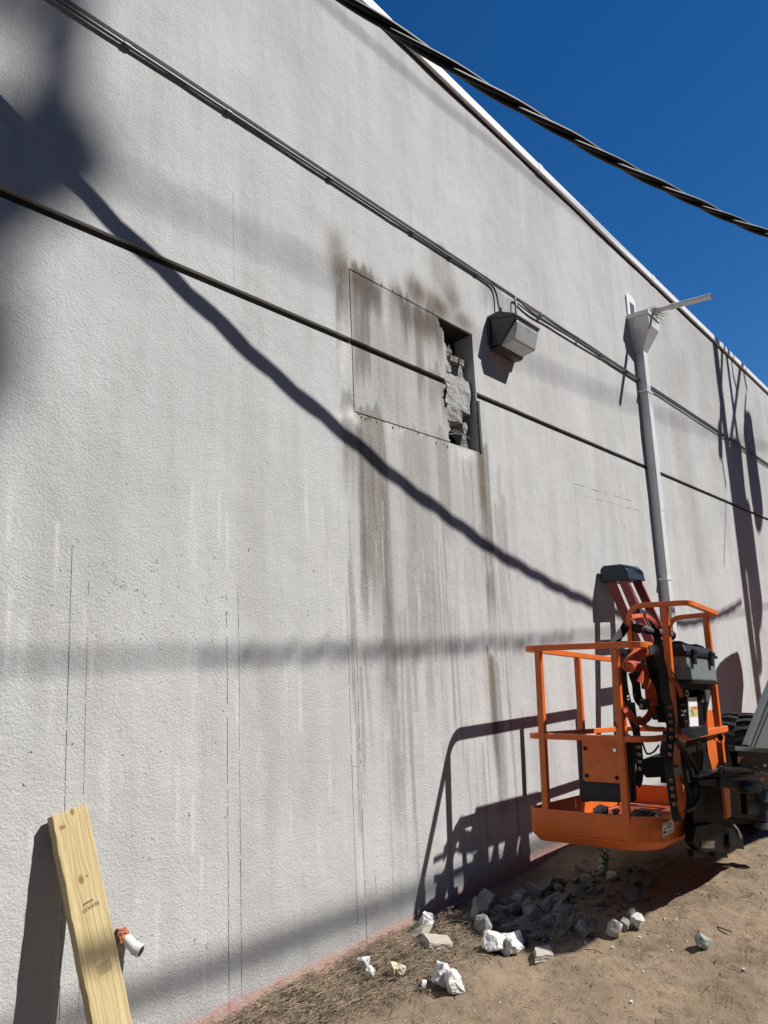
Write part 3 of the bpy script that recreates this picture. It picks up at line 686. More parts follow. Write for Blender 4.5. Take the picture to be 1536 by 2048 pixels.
def stampM(x, z, rot): return Matrix.Translation((x, -.0008, z)) @ Matrix.Rotation(math.radians(90), 4, 'X') @ Matrix.Rotation(rot, 4, 'Z')
text_mesh('stamp_name', 'BEASLEY', .0165, INKW, stampM(.004, -.350, math.radians(188)), bd, 1.15)
b = MB()
for k in range(8): b.obox((-.020 + k * .0052, -.0006, -.3335 + k * .0007), (.0019, 0, .0003), (0, .0002, 0), (0, 0, .0030))
blocal(b, 'stamp_line', INKW)
b = MB()
b.obox((.003, -.0006, -.340), (.024, 0, .0034), (0, .0002, 0), (0, 0, .0003))
for r in range(6):                                  # smudged lines of the grade stamp
    x_ = -.018 + r * .0010
    while x_ < .034 + r * .001:
        l_ = random.uniform(.0015, .006)
        b.obox((x_ + l_ / 2, -.0006, -.545 - r * .0062 + (x_ + .018) * .16), (l_ / 2, 0, l_ * .08), (0, .0002, 0), (0, 0, .0012)); x_ += l_ + random.uniform(.0008, .0025)
blocal(b, 'grade_stamp', INKW)['kind'] = 'stuff'

# ================================================================== PIPE STUB IN THE WALL
ps = thing('pipe_stub', 'white pvc elbow in orange foam sticking out of the wall by the board', 'pipe', (1.88, 0, .53))
c0 = W(243, 1868); rough_block((c0[0], -.004, c0[2] - .004), (.024, .018, .026), 21, .014, 9, FOAMO, 'foam_collar', None, 26)
fo = bpy.data.objects['foam_collar']; fo.parent = ps; fo.location = Vector((c0[0], -.006, c0[2] - .004)) - ps.location
c1 = V(c0[0] + .012, -.02, c0[2] - .02); c2 = AX(252, 1880, c1[0] + .0); c2 = V(c1[0] + .012, -.055, c1[2] - .028); c3 = c2 + V(.010, -.022, -.010)
b = MB(); b.tube(smooth_path([V(c0[0], .02, c0[2] - .005), c1, c2, c3], 5), .021, 16, up=(1, 0, 0)); b.build('elbow', WHITEP, ps, smooth=True)
dd = (c3 - c2) / np.linalg.norm(c3 - c2)
b = MB(); b.cyl(c3 - dd * .03, c3 + dd * .002, .0245, 18); b.build('socket', WHITEP, ps, smooth=True)
b = MB(); b.cyl(c3 + dd * .0021, c3 + dd * .003, .0185, 16); b.build('pipe_bore', DARKGAP, ps)

# ================================================================== STEP LADDER
ld = thing('step_ladder', 'folded red fibreglass step ladder with a blue cap leaning on the wall', 'ladder', (7, -.7, 0))
lx0, lx1 = 6.83, 7.17; ztop = 2.20; slope = .31
def LP(x, s, off=0): return V(x, -.075 - slope * s - off, ztop - s)     # s metres below the top
ldir = V(0, -slope, -1); ldir /= np.linalg.norm(ldir)
LEN = 2.16
for sd_, xa in ((-1, lx0), (1, lx1)):
    spread = .08
    for off, nm in ((.05, 'front_rail'), (.165, 'rear_rail')):
        p, q = LP(xa, .06, off - .05), LP(xa + sd_ * spread + (.012 if nm == 'rear_rail' else 0), LEN, off + .02)
        b = MB(); b.bar([p, q], .028, .078, up=(0, -1, .3)); b.build(nm, REDFG, ld, bevel=.003)
for k in range(6):
    s = .42 + k * .3; wx = .08 * s / LEN
    b = MB(); p, q = LP(lx0 - wx, s, 0), LP(lx1 + wx, s, 0); b.bar([p, q], .085, .022, up=(0, -.2, 1)); b.build('step', ALU, ld)
for k in range(4):
    s = .62 + k * .42; wx = .08 * s / LEN
    b = MB(); b.bar([LP(lx0 - wx, s, .15), LP(lx1 + wx, s, .15)], .02, .03); b.build('rear_brace', REDFG, ld)
b = MB(); o_ = [(-.035, -.055), (.02, -.03), (.03, .07), (-.02, .075), (-.24, .03), (-.25, -.04)]
b.prism([(lx0 - .035, -.075 + y, ztop + z - .03) for y, z in [(.05, -.07), (.055, .05), (.02, .085), (-.15, .085), (-.20, .03), (-.215, -.06)]], (lx1 - lx0 + .07, 0, 0)); b.build('cap', BLUEPL, ld, bevel=.01)
b = MB()
for sd_, xa in ((-1, lx0), (1, lx1)):
    q = LP(xa + sd_ * .085, LEN + .0, 0); b = MB(); b.box((q[0] - .03, q[1] - .06, -.02), (q[0] + .03, q[1] + .06, .07)); b.build('foot', BLACKPL, ld, bevel=.004)

# ================================================================== BOOM LIFT
bl = thing('boom_lift', 'orange boom lift with its open work platform hanging beside the wall', 'lift', (5.4, -.8, 0))
A0 = V(4.55, -.40, 1.555); ex = V(1, .045, -.082); ex /= np.linalg.norm(ex); ey = V(.05, -1, 0); ey /= np.linalg.norm(ey); ez = V(.055, 0, 1)
def BF(u, v, h): return A0 + u * ex + v * ey + h * ez
LU, WV = 1.80, .76
MID, TOE, BOT = -.545, -.975, -1.165
rl = .038
def part(b_, name, m_=ORANGE, bevel=.004, smooth=False, parent=None, label=None): return b_.build(name, m_, parent or bl, bevel=bevel, smooth=smooth, label=label)
b = MB(); b.bar(arc_path([BF(.17, WV, 0), BF(0, WV, 0), BF(0, 0, 0), BF(LU, 0, 0)], [.12, .09], 6), rl, rl); part(b, 'top_rail', ORANGE_CHIP)
b = MB(); b.bar(arc_path([BF(.5, WV, MID), BF(0, WV, MID), BF(0, 0, MID), BF(LU, 0, MID), BF(LU, WV, MID), BF(.9, WV, MID)], [.14, .09, .05, .05], 6), rl * .9, rl * .9); part(b, 'mid_rail', ORANGE_CHIP)
def post(u, v, h0, h1, name='post'):
    b_ = MB(); b_.bar([BF(u, v, h0), BF(u, v, h1)], .042, .042, up=ex); return part(b_, name)
post(0, .10, -.02, TOE - .05); post(0, .60, -.02, TOE - .05)
post(.88, 0, -.02, TOE - .05); post(LU - .02, 0, .01, TOE - .05); post(LU, .40, MID, TOE - .05)
# floor pan with kick plate: rounded outline
def rrect(u0, v0, u1, v1, rs, n=7):
    cs = [(u0, v0, rs[0], 180), (u1, v0, rs[1], 270), (u1, v1, rs[2], 0), (u0, v1, rs[3], 90)]; out = []
    for (cu_, cv_, r, a0) in cs:
        cx_ = cu_ + (r if cu_ == u0 else -r); cy_ = cv_ + (r if cv_ == v0 else -r)
        for k in range(n + 1):
            a = math.radians(a0 + 90 * k / n); out.append((cx_ + r * math.cos(a), cy_ + r * math.sin(a)))
    return out
o1 = rrect(-.02, -.02, LU + .02, WV + .03, (.07, .06, .06, .22)); o2 = rrect(-.014, -.014, LU + .014, WV + .024, (.064, .054, .054, .214)); o3 = rrect(.02, .02, LU - .02, WV - .03, (.05, .04, .04, .19))
n = len(o1); b = MB(); rings = [[BF(u, v, TOE) for u, v in o1], [BF(u, v, BOT + .05) for u, v in o1], [BF(u, v, BOT) for u, v in o3]]
b.add(sum([list(r) for r in rings], []), [(r * n + i, r * n + (i + 1) % n, (r + 1) * n + (i + 1) % n, (r + 1) * n + i) for r in (0, 1) for i in range(n)] + [tuple(2 * n + i for i in range(n))])
rings = [[BF(u, v, TOE) for u, v in o2], [BF(u, v, BOT + .055) for u, v in o2]]
b.add(sum([list(r) for r in rings], []), [(i, (i + 1) % n, n + (i + 1) % n, n + i) for i in range(n)])
b.add([BF(u, v, TOE) for u, v in o1] + [BF(u, v, TOE) for u, v in o2], [(i, (i + 1) % n, n + (i + 1) % n, n + i) for i in range(n)])
tp = part(b, 'floor_pan', ORANGE, bevel=0, smooth=True)
b = MB(); b.prism([BF(u, v, BOT + .05) for u, v in rrect(-.01, -.01, LU + .01, WV + .02, (.06, .05, .05, .21))], -.004 * ez)
for k in range(26): b.bar([BF(.12 + k * .062, .03, BOT + .053), BF(.12 + k * .062, WV - .03, BOT + .053)], .012, .006)
part(b, 'floor_plate', mat('dusty_orange_floor', (.50, .10, .03), .75, var=.2, dirt=(.27, .17, .12), dscale=7, dthr=.47, bump=.002, bscale=60), bevel=0)
b = MB(); b.bar([BF(u * 1.0, v, BOT + .048) for u, v in [(-.024, .1), (-.024, WV - .17)]], .004, .006); part(b, 'weld_seam', ORANGE, bevel=0)
# guard hoop over the controls
hoop = [(5.0, -.94, 1.36), (5.0, -.945, 1.80), (5.0, -1.335, 1.797), (5.8, -1.275, 1.737), (5.8, -.93, 1.722), (5.8, -.92, 1.30)]
b = MB(); b.bar(arc_path(hoop, [.11, .045, .045, .10], 8), .034, .034); part(b, 'guard_hoop')
b = MB(); b.bar([V(5.0, -1.185, 1.78), V(4.965, -1.16, .5)], .042, .042, up=(1, 0, 0)); part(b, 'hoop_post')
b = MB(); b.bar([V(5.8, -1.20, 1.72), V(5.74, -1.215, .50)], .042, .042, up=(1, 0, 0)); part(b, 'hoop_post')
rp = [W(1291, 1256, -1.0), W(1355, 1279, -1.0)]
b = MB(); b.tube([V(5.02, -.99, 1.655), V(5.66, -.985, 1.60)], .026, 14); part(b, 'roller_bar', STEELG, bevel=0, smooth=True)
for p in ((5.03, -.99, 1.654), (5.665, -.985, 1.60)):
    b = MB(); b.cyl(V(p) - V(.014, 0, 0), V(p) + V(.014, 0, 0), .034, 12); part(b, 'bar_knob', REDFG, bevel=0, smooth=True)
b = MB(); b.tube([V(4.985, -.99, 1.656), V(5.01, -.99, 1.655)], .03, 10); part(b, 'bar_grip', BLACKPL, bevel=0)
# diagonal and outer rail by the controls
b = MB(); b.bar([W(1350, 1478, -1.24), W(1450, 1457, -1.22)], .045, .040); part(b, 'outer_rail', ORANGE_CHIP)
b = MB(); p = W(1383, 1467, -1.28); q = W(1409, 1461, -1.28); b.bar([p + V(0, .02, 0), q + V(0, .02, 0)], .085, .055); part(b, 'rail_pad', GREYPL)
b = MB(); b.prism([W(x, y, -1.22) for x, y in ((1342, 1482), (1350, 1492), (1362, 1530), (1344, 1534))], (0, .012, 0)); part(b, 'gusset', bevel=.001)
b = MB(); b.bar([W(1341, 1488, -1.20), W(1352, 1612, -1.18)], .03, .03, up=(1, 0, 0)); part(b, 'gate_post')
b = MB(); b.prism([W(x, y, -1.08) for x, y in ((1414, 1420), (1424, 1420), (1432, 1462), (1437, 1505), (1443, 1545), (1425, 1540), (1418, 1512), (1411, 1500), (1416, 1470))], (0, .02, 0)); part(b, 'control_bracket', bevel=.001)
b = MB(); b.prism([W(x, y, -1.22) for x, y in ((1428, 1466), (1450, 1464), (1449, 1484), (1442, 1487), (1430, 1480))], (0, .01, 0)); part(b, 'lanyard_lug', bevel=.001)
b = MB(); b.cyl(W(1440, 1475, -1.232), W(1440, 1475, -1.228), .022, 14); part(b, 'lug_hole', BLACK, bevel=0)
# access plate on the end of the platform
def EP(x, y, X=4.56): return AX(x, y, X)
b = MB(); b.prism([EP(x, y, 4.63) for x, y in ((1157, 1478), (1257, 1470), (1262, 1606), (1160, 1602))], (.035, 0, 0)); part(b, 'end_panel', NAVY, bevel=.004)
b = MB(); b.prism([EP(x, y, 4.59) for x, y in ((1163, 1480), (1245, 1474), (1252, 1568), (1170, 1563), (1166, 1558))], (.02, 0, 0)); part(b, 'access_plate', bevel=.004)
for (x, y, m_) in ((1170, 1497, BLACK), (1229.5, 1500, SILVER), (1173, 1551, BLACK), (1233.5, 1556, BLACK)):
    b = MB(); p = EP(x, y, 4.586); b.cyl(p - V(.004, 0, 0), p + V(.004, 0, 0), .011, 10); part(b, 'bolt', m_, bevel=0)
b = MB(); b.prism([AX(x, y, 4.66) for x, y in ((1257, 1478), (1266, 1476), (1270, 1520), (1266, 1530), (1268, 1600), (1261, 1606))], (.02, -.01, 0)); part(b, 'side_pad', NAVY, bevel=.002)
# warning decal on the pan
def DC(x, y): return W(x, y, -1.2265)
dq = [W(x, y, BF(.35, WV + .0345, 0)[1]) for x, y in ((1325, 1647), (1347, 1636), (1348, 1664), (1326, 1675))]
def on_side(x, y, off=.0015):                         # the point of the pan's sunny side seen there
    d = ray(x, y); n_ = np.cross(ex, ez); n_ /= np.linalg.norm(n_); n_ = n_ if n_[1] < 0 else -n_; o = BF(.3, WV + .03, TOE) + n_ * off
    return CAM + d * (np.dot(o - CAM, n_) / np.dot(d, n_))
dl_ = MB(); dl_.add([on_side(x, y) for x, y in ((1324, 1647), (1347, 1637), (1348, 1663), (1326, 1674))], [(0, 1, 2, 3)]); dcl = part(dl_, 'warning_decal', DECAL, bevel=0)
b = MB(); b.add([on_side(x, y, .0025) for x, y in ((1324.5, 1648), (1340, 1641), (1340, 1645), (1324.7, 1652))], [(0, 1, 2, 3)]); part(b, 'decal_heading', REDL, bevel=0)
b = MB()
for (xa, ya, xb, yb, hh) in ((1334, 1650, 1345, 1645, 1.2), (1334, 1653.5, 1345, 1648.5, 1.2), (1334, 1657, 1343, 1653, 1.2), (1334, 1665, 1346, 1659, 1.2), (1327, 1663, 1332, 1661, 5), (1328, 1657, 1331, 1656, 2.5)):
    b.add([on_side(xa, ya, .0025), on_side(xb, yb, .0025), on_side(xb, yb + hh, .0025), on_side(xa, ya + hh, .0025)], [(0, 1, 2, 3)])
part(b, 'decal_print', INK, bevel=0)['kind'] = 'stuff'
# control console and its frame (dark masses under the tool box)
def plate(px, Y, th, name, m_=BLACK, bev=.003, dirv=(0, 1, 0)):
    b_ = MB(); b_.prism([W(x, y, Y) for x, y in px], V(dirv) * th); return part(b_, name, m_, bevel=bev)
plate(((1350, 1362), (1424, 1364), (1424, 1380), (1352, 1378)), -1.20, .22, 'console_tray', BLACK)
plate(((1352, 1378), (1378, 1380), (1381, 1458), (1356, 1462)), -1.10, .05, 'console_frame')
plate(((1402, 1380), (1424, 1380), (1417, 1412), (1411, 1448), (1400, 1458), (1394, 1440), (1392, 1400)), -1.14, .06, 'console_frame')
plate(((1404, 1398), (1412, 1380), (1421, 1376), (1418, 1404), (1403, 1405)), -1.15, .006, 'worn_edge', STEELG, 0)
plate(((1356, 1462), (1412, 1456), (1416, 1500), (1422, 1540), (1420, 1568), (1352, 1568), (1350, 1500)), -1.08, .10, 'control_box', BLACKPL)
plate(((1353, 1535), (1363, 1532), (1366, 1548), (1355, 1552)), -1.24, .05, 'connector', GREYPL, .003)
plate(((1356, 1470), (1368, 1468), (1372, 1490), (1362, 1492)), -1.16, .04, 'connector', GREYPL, .003)
sp_ = plate(((1376, 1395), (1393.5, 1394), (1397.5, 1454), (1380.5, 1457)), -1.18, .008, 'sign_plate', WHITEPL, .001)
plate(((1379.5, 1413), (1394.2, 1412), (1395.6, 1432), (1381, 1434)), -1.1815, .001, 'sign_label', YEL, 0)
plate(((1385, 1414), (1394, 1413.3), (1394.4, 1417), (1385.3, 1418)), -1.183, .001, 'sign_heading', REDL, 0)
plate(((1382.5, 1419), (1384, 1419), (1388, 1430), (1386.5, 1431)), -1.183, .001, 'sign_mark', INK, 0)
b = MB()
TZ = lambda X: 1.572 - .085 * (X - 5.05)
b.add([V(X, Y, TZ(X) + dz) for dz in (-.014, .004) for X, Y in ((5.05, -.78), (5.90, -.76), (5.90, -.95), (5.05, -.97))], [(3, 2, 1, 0), (4, 5, 6, 7), (0, 1, 5, 4), (1, 2, 6, 5), (2, 3, 7, 6), (3, 0, 4, 7)]); part(b, 'console_top', BLACK, bevel=.003)
for xa, xb, za in ((5.12, 5.30, 1.16), (5.37, 5.43, 1.20), (5.52, 5.66, 1.30), (5.74, 5.80, 1.18)):
    b = MB(); b.add([V(X, Y, z) for z in (za, 1.535) for X, Y in ((xa, -.955), (xb, -.95), (xb, -1.06), (xa, -1.08))], [(3, 2, 1, 0), (4, 5, 6, 7), (0, 1, 5, 4), (1, 2, 6, 5), (2, 3, 7, 6), (3, 0, 4, 7)]); part(b, 'console_upright', BLACK, bevel=.006)
# light metal hooks
for pts in (((1362, 1410), (1369, 1408), (1373, 1416), (1368, 1424)), ((1362, 1432), (1369, 1430), (1373, 1438), (1372, 1444)), ((1361, 1420), (1366, 1424), (1371, 1424))):
    b = MB(); b.tube(smooth_path([W(x, y, -1.16) for x, y in pts], 4), .006, 6); part(b, 'hook', STEELG, bevel=0, smooth=True)
# hoses
def hose(pts, Y, r, m_=BLACKPL, name='hose', parent=None):
    b_ = MB(); b_.tube(smooth_path([W(p[0], p[1], p[2] if len(p) > 2 else Y) for p in pts], 6), r, 8); return part(b_, name, m_, bevel=0, smooth=True, parent=parent)
hose([(1352, 1480), (1372, 1503), (1388, 1530), (1396, 1560), (1397, 1590), (1388, 1612), (1372, 1622)], -1.27, .013)
hose([(1356, 1488), (1370, 1510), (1380, 1540), (1386, 1580), (1384, 1608)], -1.25, .011)
hose([(1362, 1495), (1366, 1530), (1374, 1570), (1384, 1600)], -1.22, .010)
hose([(1399, 1485), (1405, 1510), (1407, 1545)], -1.12, .005, STEELG)
hose([(1366, 1560), (1374, 1580), (1376, 1610)], -1.25, .010)
hose([(1390, 1560), (1410, 1548), (1440, 1540), (1470, 1540), (1500, 1541), (1514, 1538), (1560, 1540)], -1.27, .015)
hose([(1388, 1566), (1412, 1556), (1440, 1551), (1480, 1551), (1518, 1545), (1560, 1548)], -1.26, .016)
hose([(1395, 1552), (1420, 1545), (1443, 1538), (1480, 1537), (1510, 1541), (1560, 1550)], -1.29, .010, STEELG)
hose([(1441, 1575), (1442, 1550), (1440, 1537), (1445, 1534), (1449, 1540), (1447, 1560)], -1.31, .009, STEELG)
hose([(1505, 1536), (1512, 1533), (1519, 1540), (1514, 1546), (1507, 1540)], -1.31, .007, STEELG)
# platform bracket, rotator and jib
jy = -1.26
plate(((1390, 1566), (1450, 1568), (1448, 1650), (1398, 1662), (1386, 1640)), -1.215, .05, 'platform_bracket')
plate(((1386, 1575), (1412, 1572), (1410, 1665), (1386, 1668)), -1.22, .045, 'platform_bracket')
plate(((1392, 1653), (1428, 1646), (1445, 1650), (1460, 1657), (1478, 1660), (1486, 1668), (1487, 1683), (1480, 1693), (1462, 1706), (1402, 1702), (1385, 1684)), jy, .05, 'rotator_plate')
plate(((1400, 1660), (1440, 1650), (1472, 1655), (1480, 1668), (1470, 1690), (1410, 1690)), jy + .06, .03, 'rotator_plate')
plate(((1402, 1681), (1430, 1682), (1429, 1697), (1403, 1696)), jy - .003, .002, 'worn_label', mat('worn_label', (.09, .075, .045), .7, var=.4, vscale=90), 0)
b = MB(); p = W(1463, 1678, jy - .03); b.cyl(p, p + V(0, .10, 0), .055, 18); part(b, 'rotator_drum', BLACK, bevel=0, smooth=True)
b = MB(); p = W(1477, 1668, jy - .012); b.tube(smooth_path([W(1466, 1648, jy - .01), W(1476, 1660, jy - .01), W(1481, 1676, jy - .01)], 4), .007, 6); part(b, 'bright_edge', SILVER, bevel=0)
for (xa, xb) in ((1385, 1404), (1427, 1452)):
    pa, pb = W(xa, 1698, jy + .02), W(xb, 1702, jy + .02)
    b = MB(); b.prism([pa, pb, W(xb + 5, 1716, jy + .02), W(xa + 3, 1714, jy + .02)], (0, .035, 0)); part(b, 'rest_foot', BLACK, bevel=.003)
plate(((1480, 1680), (1487, 1686), (1489, 1699), (1476, 1693)), jy + .02, .06, 'rest_foot')
# flat arm above, knuckle and cylinder to the right
plate(((1396, 1560), (1440, 1556), (1520, 1562), (1528, 1570), (1526, 1580), (1400, 1570)), -1.30, .05, 'jib_arm', BLACK, .004)
plate(((1448, 1575), (1460, 1577), (1463, 1632), (1456, 1637), (1452, 1610)), -1.30, .02, 'inner_strut', ORANGE, .002)
b = MB(); p = W(1511, 1572, -1.36); b.cyl(V(p[0], p[1] + .06, p[2] - .03), V(p[0], p[1] + .06, p[2] + .01), .095, 24); part(b, 'knuckle_disc', STEELG, bevel=.003, smooth=True)
b = MB()
b.cyl(V(p[0], p[1] + .06, p[2] + .01), V(p[0], p[1] + .06, p[2] + .03), .045, 6); part(b, 'pivot_nut', STEELG, bevel=.002)
plate(((1492, 1586), (1518, 1588), (1521, 1632), (1496, 1630)), -1.34, .04, 'valve_block', BLACK, .004)
b = MB(); pa, pb = W(1530, 1580, -1.36), W(1532, 1646, -1.36); b.cyl(pb, pa, .055, 18); part(b, 'lift_cylinder', STEELG, bevel=0, smooth=True)
b = MB(); pc = W(1533, 1655, -1.36); b.cyl(pc, pb + V(0, 0, .01), .085, 18, .055); part(b, 'cylinder_foot', STEELG, bevel=0, smooth=True)
b = MB(); b.cyl(W(1530, 1606, -1.36), W(1530, 1609, -1.36), .064, 18); part(b, 'cylinder_band', STEELG, bevel=0, smooth=True)
plate(((1460, 1578), (1536, 1585), (1560, 1640), (1500, 1640), (1464, 1634)), -1.12, .05, 'lower_frame', BLACK, .004)
plate(((1448, 1636), (1560, 1640), (1560, 1652), (1450, 1646)), -1.05, .3, 'chassis_beam', BLACK, .004)
# grey slanted cover and ledge
gy = -1.32
plate(((1489, 1495), (1560, 1318), (1560, 1499)), gy, .02, 'engine_cover', mat('grey_cover_panel', (.10, .115, .12), .45, var=.1, dirt=(.16, .155, .14), dscale=10, dthr=.6), .002)
b = MB(); b.bar([W(1491, 1494, gy - .012), W(1560, 1318, gy - .012)], .035, .045, up=(0, 1, 0)); part(b, 'cover_edge', STEELG, bevel=.003)
b = MB(); b.bar([W(1500, 1494, gy - .008), W(1560, 1342, gy - .008)], .010, .012, up=(0, 1, 0)); part(b, 'cover_seal', BLACK, bevel=0)
b = MB(); b.bar([W(1509, 1494, gy - .006), W(1560, 1366, gy - .006)], .005, .007, up=(0, 1, 0)); part(b, 'cover_trim', BLACK, bevel=0)
plate(((1470, 1492), (1560, 1499), (1560, 1507), (1471, 1501)), gy - .04, .05, 'cover_ledge', STEELG, .002)
plate(((1474, 1502), (1560, 1508), (1560, 1545), (1512, 1548), (1480, 1540)), gy + .06, .05, 'undercover', BLACK, .004)
plate(((1476, 1513), (1488, 1514), (1482, 1517), (1478, 1526), (1476, 1527)), gy + .055, .004, 'orange_tab', ORANGE, 0)
plate(((1527, 1528), (1533, 1528), (1534, 1535), (1526, 1535)), gy + .055, .004, 'white_reflector', WHITEPL, 0)
plate(((1520, 1556), (1528, 1555), (1531, 1561), (1519, 1561)), -1.31, .004, 'red_reflector', REDL, 0)
plate(((1440, 1500), (1560, 1505), (1560, 1580), (1445, 1575)), -.95, .05, 'chassis_side', BLACK, .004)
# unseen part of the machine, cut to the outline of its wall shadow
cw = [(1424, 1440), (1424, 1420), (1432, 1405), (1445, 1392), (1458, 1382), (1469, 1376), (1473, 1385), (1477, 1402), (1480, 1420), (1482, 1445)]
b = MB(); b.prism([W(x, y) + 1.25 * SUN for x, y in cw] , (.1, .35, .0)); part(b, 'wall_shadow_part', MAROON, bevel=0)
b = MB(); q = W(1470, 1440) + 1.25 * SUN; b.prism([V(q[0] - 1.2, q[1], .3), V(q[0] + .6, q[1], .3), V(q[0] + .6, q[1], q[2] - .4), V(q[0] - .2, q[1], q[2] + .0), V(q[0] - 1.0, q[1], q[2] - .3)], (.3, -.8, 0)); part(b, 'turntable_body', ORANGE, bevel=.01)
# unseen boom pieces, shaped to throw the shadow over the front of the rubble
gpoly = [(882, 1864), (960, 1878), (1010, 1892), (1050, 1905), (1110, 1907), (1160, 1899), (1200, 1876), (1240, 1850), (1290, 1812), (1240, 1800), (1100, 1808), (1000, 1815), (900, 1846)]
b = MB(); b.prism([G(x, y) + 2.0 * SUN for x, y in gpoly], .12 * SUN); part(b, 'boom_shadow_slab', ORANGE, bevel=0)
b = MB(); b.bar([G(1230, 1840) + 2.0 * SUN, G(1290, 1790) + 2.0 * SUN, G(1440, 1690) + 2.0 * SUN, G(1600, 1640) + 2.0 * SUN], .16, .14); part(b, 'boom_shadow_link', ORANGE, bevel=0)
# wheel
wc = V(8.34, -.70, .40); R_ = .405; wdt = .34
wh = MB(); prof_ = [(-wdt / 2, .22), (-wdt / 2, .33), (-wdt / 2 + .03, .375), (0, .385), (wdt / 2 - .03, .375), (wdt / 2, .33), (wdt / 2, .22)]
nn = 48; vs = [wc + V(r * math.cos(2 * math.pi * i / nn), a, r * math.sin(2 * math.pi * i / nn)) for i in range(nn) for a, r in prof_]; m = len(prof_)
wh.add(vs, [(i * m + k, i * m + k + 1, ((i + 1) % nn) * m + k + 1, ((i + 1) % nn) * m + k) for i in range(nn) for k in range(m - 1)])
tyre = wh.build('tyre', RUBBER, bl, smooth=True)
lug = None
for i in range(22):
    for s_ in (-1, 1):
        a0 = 2 * math.pi * (i + (.5 if s_ > 0 else 0)) / 22
        b = MB(); vs = []
        for (yy, da, rin, rout, wd_) in ((0.0 * s_, .10, .37, .412, .05), (s_ * .08, .03, .37, .412, .055), (s_ * wdt / 2 * 1.02, -.0, .33, .40, .075)):
            for rr_ in (rin, rout):
                for sg in (-1, 1):
                    a = a0 + da + sg * wd_ / 1.0 * .8; vs.append(wc + V(rr_ * math.cos(a), yy, rr_ * math.sin(a)))
        f_ = []
        for k in (0, 4): f_ += [(k, k + 1, k + 5, k + 4), (k + 2, k + 6, k + 7, k + 3), (k, k + 4, k + 6, k + 2), (k + 1, k + 3, k + 7, k + 5)]
        f_ += [(0, 2, 3, 1), (8, 9, 11, 10)]
        b.add(vs, f_); b.build('tread_lug', RUBBER, tyre)
b = MB(); b.cyl(wc + V(0, -wdt / 2 + .02, 0), wc + V(0, wdt / 2 - .02, 0), .23, 24); part(b, 'rim', ORANGE, bevel=.004)

# ================================================================== THINGS ON THE PLATFORM
tb = thing('tool_box', 'grey and black plastic tool box on the platform control tray', 'tool box', (5.4, -1.15, 1.3))
tx = V(1, .0, -.075); tx /= np.linalg.norm(tx); ty = V(.045, -1, 0); tz = V(.055, 0, 1)
o0 = V(5.045, -1.262, 1.318)                       # front lower left corner
def TB(u, d, h): return o0 + tx * u - ty * d + tz * h
def tbox(u0, u1, d0, d1, h0, h1, name, m_, bev=.006, parent=None):
    b_ = MB(); b_.add([TB(u0, d0, h0), TB(u1, d0, h0), TB(u1, d1, h0), TB(u0, d1, h0), TB(u0, d0, h1), TB(u1, d0, h1), TB(u1, d1, h1), TB(u0, d1, h1)], [(3, 2, 1, 0), (4, 5, 6, 7), (0, 1, 5, 4), (1, 2, 6, 5), (2, 3, 7, 6), (3, 0, 4, 7)])
    return b_.build(name, m_, parent or tb, bevel=bev)
LT = .655
tbox(.02, LT - .02, 0, .27, 0, .155, 'bin', GREYPL, .012)
tbox(.0, LT, -.012, .28, .155, .175, 'rim', BLACKPL, .004)
b = MB(); b.add([TB(*p) for p in ((.005, -.008, .176), (LT - .005, -.008, .176), (LT - .005, .276, .176), (.005, .276, .176), (.03, .02, .225), (LT - .03, .02, .225), (LT - .03, .25, .225), (.03, .25, .225))], [(3, 2, 1, 0), (4, 5, 6, 7), (0, 1, 5, 4), (1, 2, 6, 5), (2, 3, 7, 6), (3, 0, 4, 7)]); b.build('lid', BLACKPL, tb, bevel=.008)
for u in (.13, .50):
    tbox(u - .03, u + .03, -.022, -.0125, .10, .20, 'latch', BLACKPL, .003)
    tbox(u - .042, u + .042, -.03, -.010, .175, .192, 'latch_tab', BLACKPL, .002)
for u0 in (.05, .36):
    for k in range(5): tbox(u0 + k * .034, u0 + .018 + k * .034, .03, .10, .2255, .243 - k * .002, 'lid_rib', BLACKPL, .002)
tbox(.235, .33, .10, .15, .2255, .262, 'handle', BLACKPL, .012)
tbox(.02, LT - .02, -.004, .26, -.018, -.001, 'foot_strip', BLACKPL, .002)

# full-body harness and belts hung over the hoop and rail
hn = thing('safety_harness', 'black and orange safety harness hung on the platform by the ladder', 'harness', (4.9, -1.0, 1.4))
def ribbon(pts, wd, name, m_, parent, th=.004, face=None, plane='Y', val=-1.0):
    P3 = [(W(p[0], p[1], p[2] if len(p) > 2 else val) if plane == 'Y' else AX(p[0], p[1], p[2] if len(p) > 2 else val)) for p in pts]
    P3 = smooth_path(P3, 5); vs = []; fc = V(face if face is not None else (-.75, -.65, .1)); fc /= np.linalg.norm(fc)
    for i, p in enumerate(P3):
        t = P3[min(i + 1, len(P3) - 1)] - P3[max(i - 1, 0)]; t /= np.linalg.norm(t) + 1e-9
        f2 = fc + .35 * V(math.sin(i * .35), math.cos(i * .27), 0)
        s = np.cross(t, f2); s /= np.linalg.norm(s) + 1e-9; nn_ = np.cross(s, t)
        for a, c in ((-1, -1), (1, -1), (1, 1), (-1, 1)): vs.append(p + s * a * wd / 2 + nn_ * c * th / 2)
    n_ = len(P3); fs = [(i * 4 + k, i * 4 + (k + 1) % 4, i * 4 + 4 + (k + 1) % 4, i * 4 + 4 + k) for i in range(n_ - 1) for k in range(4)] + [(3, 2, 1, 0), tuple((n_ - 1) * 4 + k for k in range(4))]
    b_ = MB(); b_.add(vs, fs); return b_.build(name, m_, parent, smooth=True)
